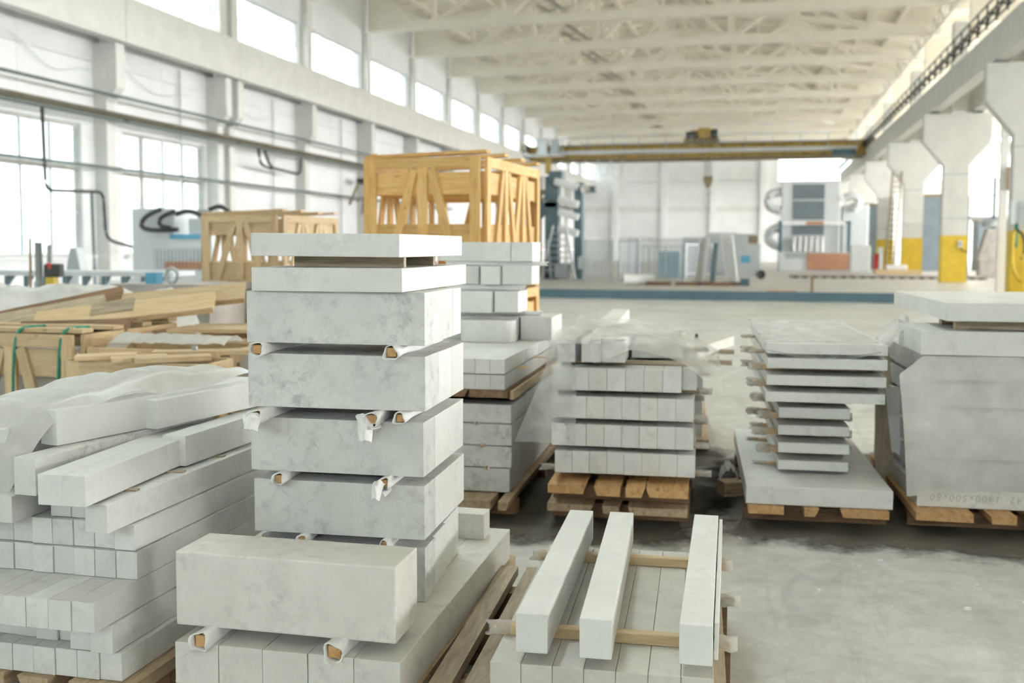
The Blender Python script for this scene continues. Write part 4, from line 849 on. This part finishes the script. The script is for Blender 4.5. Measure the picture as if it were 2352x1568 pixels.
for k in range(5): setp(tube('festoon_cable', [(-15.4+1.0*k, 79.95, 8.36), (-15.3+1.0*k, 79.95, 7.2-.25*(k % 3)), (-14.8+1.0*k, 79.95, 7.0-.25*(k % 3)), (-14.5+1.0*k, 79.95, 8.36)], .03, M['steel_l'], n=6), f'grey festoon cable loop under the crane, {ORD[k]} from the left', 'cable', 'festoon cables under the crane')
# ================================================================ FAR MACHINES
setp(box('floor_rail', (-6.85, 31.2, 0), (4.8, 31.5, .27), M['bluebeam']), 'long low dark blue steel beam lying across the hall floor', 'steel beam')
setp(bar('floor_rail_post', (1.55, 32.6, 0), (1.55, 32.6, .72), .09, .09, M['ochre_d'], up=(0, 1, 0)), 'short brown post behind the dark blue beam', 'post')
setp(box('wood_strip', (.2, 31.52, .0), (1.1, 31.62, .31), M['board_r']), 'brown wooden strip on the dark blue beam', 'strip')
t = thing('stone_gantry', 'dark teal gantry machine with white rollers right of the large crate', 'machine', (-11.0, 49.3, 0))
box('column', (.7, 0, 0), (1.35, .8, 5.0), M['teal'], t); box('column', (2.15, 0, 0), (2.55, .8, 4.7), M['teal'], t); box('column', (-.25, 0, 0), (.15, .6, 3.7), M['teal'], t)
box('cross_arm', (-.4, 0, 3.5), (1.3, .5, 3.75), M['teal'], t); prism('brace', [(.15, 2.6), (1.0, 3.5), (.5, 3.5), (.15, 3.1)], .1, .4, 1, M['teal'], t); box('head', (.9, -.2, 4.7), (1.6, .6, 5.25), M['teal'], t, bev=.05); box('arm', (2.3, -.2, 4.2), (3.2, .1, 4.5), M['teal'], t)
for k, (z, x) in enumerate(((4.55, 1.2), (3.7, 1.4), (3.1, 1.4), (2.3, 1.4))): bar('roller', (x, -.15, z+.2), (2.4, -.15, z-.1), .35, .35, M['wall'], t, bev=.08)
for s in (1, -1): bar('ladder_stile', (1.55+s*.3, -.6, 2.6), (1.55+s*.85, -.9, 0), .1, .08, M['steel'], t); bar('strut', (.2*s+.9, -.3, 0), (.9, -.3, 1.9), .1, .1, M['steel'], t)
for k in range(7): box('rung', (1.2-.06*k, -.75, 2.2-.3*k), (1.9+.06*k, -.68, 2.26-.3*k), M['steel'], t)
for k, (x, z, s, mm) in enumerate(((.3, .5, .6, 'darkpanel'), (1.6, .4, .7, 'steel'), (-.3, 1.2, .5, 'black'), (.1, 2.0, .4, 'teal'), (.42, 1.5, .22, 'red'), (.7, .35, .2, 'red'), (2.7, .8, .6, 'steel_l'))): box('housing', (x-s/2, -.3, z-s/2), (x+s/2, .3, z+s/2), M[mm], t, bev=.03)
t = thing('wooden_trestle', 'brown timber rack behind the teal gantry machine', 'rack', (-12.1, 52, 0)); box('deck', (0, 0, 4.3), (1.9, 1, 4.5), M['ochre_d'], t); bar('brace', (0, 0, 3.2), (1.6, 0, 4.3), .15, .15, M['ochre_d'], t)
for x in (.1, 1.0, 1.7): bar('post', (x, 0, 0), (x, 0, 4.3), .15, .15, M['ochre_d'], t, up=(0, 1, 0))
setp(cyl('lamp', (-8.45, 49.0, 4.32), (-8.1, 49.0, 4.42), .16, M['hoist']), 'small white round lamp on the teal gantry machine', 'lamp')
def fence(x0, y0, x1, y1, h, n, label):
    t = thing('fence_panel', label, 'fence', (x0, y0, 0), math.atan2(y1-y0, x1-x0), 'grey mesh fence panels'); L = math.hypot(x1-x0, y1-y0)
    for x in (0, L): bar('post', (x, 0, 0), (x, 0, h+.05), .1, .1, M['steel'], t, up=(0, 1, 0))
    for z in (.25, h): bar('rail', (0, 0, z), (L, 0, z), .05, .05, M['steel'], t)
    for k in range(1, n): bar('bar', (L*k/n, 0, .25), (L*k/n, 0, h), .045, .045, M['steel'], t, up=(0, 1, 0))
    return t
fence(-7.65, 45.2, -6.45, 45.6, 1.85, 14, 'grey barred fence panel standing nearest the teal gantry')
fence(-6.6, 49.5, -5.5, 47.8, 1.9, 10, 'grey barred fence panel turned edgewise behind the nearest one')
fence(-6.35, 51, -3.7, 51.4, 1.95, 26, 'wide grey barred fence panel in the middle of the far floor')
fence(-3.6, 51.4, -2.4, 53, 1.7, 12, 'grey barred fence panel left of the leaning white slabs')
fence(-5.4, 46.5, -3.4, 46.6, 1.6, 8, 'low sparse grey fence panel in front of the far slabs')
setp(box('blue_bin', (-5.3, 55, 0), (-4.2, 56, 1.35), M['blue']), 'light blue bin behind the far fence', 'bin')
def slabs_leaning(x, y, n, w, h, mat, label, lean=.12):
    t = thing('slab_rack', label, 'slab rack', (x, y, 0), 0)
    box('rack_base', (-.2, -.2, 0), (n*.14+.3, w+.1, .12), M['wood_d'], t)
    for k in range(n): bar('stone_slab', (k*.13, w/2, .13), (k*.13+h*lean, w/2, h), w, .06, M[mat], t, up=(1, 0, 0))
    return t
slabs_leaning(-2.62, 43.4, 3, 1.2, 2.0, 'marble', 'grey stone slabs leaning on an A frame, dark timber showing, left half', .1)
t = slabs_leaning(-1.32, 43.4, 4, 1.2, 2.1, 'marble_w', 'white wrapped slabs leaning on an A frame in the far middle', -.12)
bar('prop', (-.62, -.1, 0), (-.48, -.1, 1.75), .2, .12, M['teal'], t, up=(0, 1, 0)); box('blue_chock', (.55, -.4, 0), (.9, -.1, .3), M['bluebeam'], t)
for k, (x, y, w, h, nm) in enumerate(((-4.2, 58, 1.35, 2.1, 'left'), (-2.95, 60, 1.6, 2.4, 'middle'), (-1.75, 57, 1.5, 2.3, 'right'))):
    t = thing('stone_slab_stand', f'grey polished slab standing upright on the far floor, {nm} of three', 'stone slab', (x, y, 0)); box('slab', (0, 0, .15), (w, .08, h), M['slab_grey'], t); box('foot', (.2, -.3, 0), (w-.2, .4, .15), M['steel'], t)
t = thing('dust_cabinet', 'grey cabinet on wheels with a blue sticker right of the leaning slabs', 'cabinet', (-1.15, 52.5, 0)); box('body', (0, 0, .12), (1.15, .8, 1.75), M['slab_grey'], t, bev=.02); box('top_box', (.55, .1, 1.75), (1.0, .7, 2.15), M['ochre_d'], t); box('sticker', (.2, -.005, .8), (.65, 0, 1.15), M['blue'], t); cyl('wheel', (1.2, -.1, .22), (1.2, .1, .22), .22, M['black'], t)
t = thing('film_roll', 'white roll of film lying on the far floor', 'film roll', (-5.6, 43.0, .22), math.radians(15)); cyl('roll', (0, 0, 0), (1.3, 0, 0), .22, M['foam'], t); cyl('core', (-.02, 0, 0), (.02, 0, 0), .1, M['black'], t)
for k in range(3): setp(box('floor_timber', (-4.6+1.2*k, 42.6, 0), (-3.6+1.2*k, 43.0, .14), M['wood_d']), f'dark timber lying on the far floor, {ORD[k]} from the left', 'timber', 'timbers on the far floor')
t = thing('floor_track', 'low grey brown track bed in front of the tall grey machine', 'track', (1.5, 55, 0)); box('bed', (0, 0, 0), (9.5, 1.2, .18), M['rust'], t)
for k in range(20): box('tooth', (.2+.47*k, -.2, 0), (.4+.47*k, 0, .1), M['dust'], t)
t = thing('tall_machine', 'tall grey machine with three dark windows and a copper panel at its foot', 'machine', (.3, 71.0, 0))
box('body', (1.0, 0, 0), (4.75, 2.5, 6.0), M['steel_l'], t, bev=.06); 
for k, (za, zb) in enumerate(((4.75, 5.75), (3.4, 4.65), (2.4, 3.0))): box('dark_window', (1.75, -.06, za), (3.75, -.005, zb), M['darkpanel'], t)
box('cross_beam', (.8, -.5, 3.05), (5.2, -.2, 3.3), M['wall'], t); box('warning_strip', (2.6, -.53, 3.06), (3.7, -.5, 3.28), M['copper'], t)
for k in range(6): cyl('spindle', (1.85+.36*k, -.3, 1.3), (1.85+.36*k, -.3, 2.3), .12, M['wall'], t)
box('bed', (.9, -.8, .0), (5.6, 0, 1.25), M['steel_l'], t); box('louvre', (1.3, -.83, .85), (2.6, -.8, 1.2), M['steel'], t); box('copper_panel', (2.7, -.9, .1), (5.4, -.8, 1.2), M['copper'], t)
for x in (.85, 5.2): box('side_post', (x, -.6, 0), (x+.2, -.3, 3.3), M['bluebeam'], t)
for k, (x, z) in enumerate(((.3, 4.6), (.35, 2.2))): tube('duct', [(x+.9, .5, z+.7), (x-.1, .4, z+.6), (x-.2, .3, z-.3), (x+.7, .3, z-.6)], .3, M['steel_l'], t, 12)
for k in range(7): bar('railing_post', (1.1+.6*k, 0, 6.0), (1.1+.6*k, 0, 6.5), .06, .06, M['steel'], t, up=(0, 1, 0))
bar('railing', (1.0, 0, 6.5), (4.75, 0, 6.5), .06, .06, M['steel'], t); box('side_unit', (4.9, .2, 1.2), (6.6, 1.8, 4.4), M['steel_l'], t, bev=.1); tube('duct', [(5, 0, 4.8), (5.6, -.1, 5.0), (6.0, -.1, 4.5), (5.6, 0, 4.1)], .28, M['steel_l'], t, 12)
t = thing('grey_tank', 'grey box and red cylinder beside the copper panel of the tall machine', 'tank', (6.0, 66.5, 0)); box('tank', (-.6, 0, 0), (.6, 1, 1.7), M['steel_l'], t, bev=.1); cyl('cylinder', (.95, .2, 0), (.95, .2, 1.2), .15, M['red'], t); box('panel', (1.1, 0, 0), (1.3, .8, 1.6), M['steel_l'], t)
t = thing('wall_ladder', 'steel cage ladder leaning at the third right column', 'ladder', (7.3, 63.2, 0)); 
for s in (-.25, .25): bar('stile', (s, 0, 0), (s+.35, .3, 6.0), .08, .08, M['ochre_d'], t)
for k in range(18): bar('rung', (-.25+.02*k, .017*k, .3+.32*k), (.25+.02*k, .017*k, .3+.32*k), .05, .05, M['ochre_d'], t)
t = thing('packing_tray', 'pale wooden tray with white parcels at the foot of the second right column', 'tray', (6.4, 61.5, 0)); box('tray', (0, 0, 0), (2.4, .8, .32), M['pine_p'], t); box('parcel', (.6, .1, .32), (1.7, .7, .6), M['foam'], t, bev=.08)
for k, (x, y, w, h, nm) in enumerate(((6.5, 79.5, 1.8, 4.6, 'left'), (9.6, 74, 2.2, 5.0, 'middle'), (14.5, 76, 5.5, 3.4, 'right'))): 
    t = thing('dark_booth', f'dark blue booth standing between the right columns, {nm} of three', 'booth', (x, y, 0)); box('booth', (0, 0, 0), (w, 2, h), M['darkpanel'], t); box('roof_edge', (-.1, -.1, h), (w+.1, 2.1, h+.2), M['ochre_d'], t)
t = thing('pipe_machine', 'pipework machine with grey hoppers in the side bay at the right', 'machine', (12.3, 60, 0))
box('platform', (-1.5, 0, 3.1), (4, 1, 3.3), M['steel'], t)
for k in range(5): bar('post', (-1.4+1.3*k, 0, 0), (-1.4+1.3*k, 0, 5.4 if k % 2 else 4.4), .14, .14, M['teal'], t, up=(0, 1, 0))
for k in range(3): prism('hopper', [(-.9+1.5*k, .9), (.5+1.5*k, .9), (.15+1.5*k, 2.6), (-.45+1.5*k, 2.6)], -.4, .5, 1, M['rust'], t); box('hopper_base', (-.8+1.5*k, -.4, 0), (.4+1.5*k, .5, .9), M['rust'], t)
for k in range(3): cyl('vessel', (-.2+1.5*k, 0, 2.7), (-.2+1.5*k, 0, 3.1), .5, M['steel'], t)
for z in (4.4, 5.3): bar('rail', (-1.4, 0, z), (3.8, 0, z), .06, .06, M['teal'], t)
t = thing('switch_cabinet', 'grey switch cabinet with green pipe above a yellow guard at the right picture edge', 'cabinet', (8.0, 36.5, 0)); box('cabinet', (-.1, -.1, 2.35), (.75, .2, 3.15), M['steel_l'], t, bev=.03); dr_ = box('door', (.12, -.14, 2.4), (.5, -.1, 3.1), M['steel'], t); sub(box('door_handle', (.42, -.17, 2.65), (.46, -.14, 2.85), M['black']), dr_); cyl('pipe', (.1, -.05, 1.6), (.1, -.05, 2.4), .06, M['green'], t)
tube('cable', [(.1, -.12, 2.2), (.3, -.2, 2.0), (.35, -.2, 1.5), (.25, -.2, 1.2)], .04, M['black'], t)
tube('guard_rail', [(.0, -.3, 2.15), (-.05, -.32, 2.1), (-.08, -.32, .9), (.3, -.35, .45), (.9, -.35, .4)], .07, M['yellow'], t)
for x in (.25, .6): box('guard_post', (x, -.4, 0), (x+.12, -.28, 1.4), M['yellow'], t)
t = thing('lattice_mast', 'thin white lattice and column by the right picture edge', 'post', (8.0, 39.0, 0)); box('mast', (.1, 0, 0), (.35, .25, 8), M['concrete'], t); box('junction', (.3, -.2, 3.6), (.55, .05, 4.4), M['board_r'], t)
# dark damp dirt on the floor around the pallets, with their shadow painted in
def dirt_shade_mat():
    m, nt, b = newmat('damp_dirt_and_shade'); out = nt.nodes['Material Output']; b.inputs['Roughness'].default_value = .75
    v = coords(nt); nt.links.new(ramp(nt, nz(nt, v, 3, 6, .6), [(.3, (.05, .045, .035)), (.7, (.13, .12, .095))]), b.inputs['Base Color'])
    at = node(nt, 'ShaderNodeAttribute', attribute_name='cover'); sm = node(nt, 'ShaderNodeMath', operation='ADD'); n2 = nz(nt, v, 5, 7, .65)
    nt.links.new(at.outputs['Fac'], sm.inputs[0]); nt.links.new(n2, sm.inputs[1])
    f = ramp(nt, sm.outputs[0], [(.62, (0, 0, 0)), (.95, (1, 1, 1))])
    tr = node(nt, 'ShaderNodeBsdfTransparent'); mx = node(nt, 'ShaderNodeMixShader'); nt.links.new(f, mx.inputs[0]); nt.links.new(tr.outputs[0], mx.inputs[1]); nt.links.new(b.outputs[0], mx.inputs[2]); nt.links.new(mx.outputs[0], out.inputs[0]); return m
M['dirt_shade'] = dirt_shade_mat()
def dirt_shade(x0, y0, x1, y1, seed, label):
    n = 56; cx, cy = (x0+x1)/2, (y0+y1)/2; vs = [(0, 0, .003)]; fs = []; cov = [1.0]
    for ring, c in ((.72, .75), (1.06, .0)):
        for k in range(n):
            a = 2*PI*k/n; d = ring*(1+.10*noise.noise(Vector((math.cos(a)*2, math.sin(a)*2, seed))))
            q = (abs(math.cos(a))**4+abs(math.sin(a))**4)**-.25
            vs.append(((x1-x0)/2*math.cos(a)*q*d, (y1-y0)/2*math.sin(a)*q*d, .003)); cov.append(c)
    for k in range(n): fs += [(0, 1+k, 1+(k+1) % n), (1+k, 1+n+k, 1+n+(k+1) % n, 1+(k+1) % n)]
    o = mesh('floor_dirt_shade', vs, fs, M['dirt_shade'], smooth=False, loc=(cx, cy, 0)); o['kind'] = 'stuff'
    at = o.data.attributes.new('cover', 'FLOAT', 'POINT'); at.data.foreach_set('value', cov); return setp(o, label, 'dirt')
dirt_shade(-2.35, 5.27, -.1, 8.3, 1, 'dark damp dirt and painted shade on the floor under the film covered stack')
dirt_shade(-.4, 5.52, 2.8, 8.4, 2, 'dark damp dirt and painted shade on the floor under the two right stacks')
# small litter on the floor
rl = random.Random(5)
for k in range(14):
    x, y = rl.uniform(-.7, 1.4), rl.uniform(4.6, 5.7); a = rl.uniform(.006, .02)
    setp(box('stone_chip', (x, y, 0), (x+a*1.6, y+a, a*.6), M['marble_w'], rz=rl.uniform(0, 3)), 'small white stone chip lying on the floor before the stacks', 'stone chip', 'stone chips on the floor')
for o in bpy.data.objects:
    if o.parent is None and 'category' in o and 'kind' not in o: o['kind'] = 'thing'
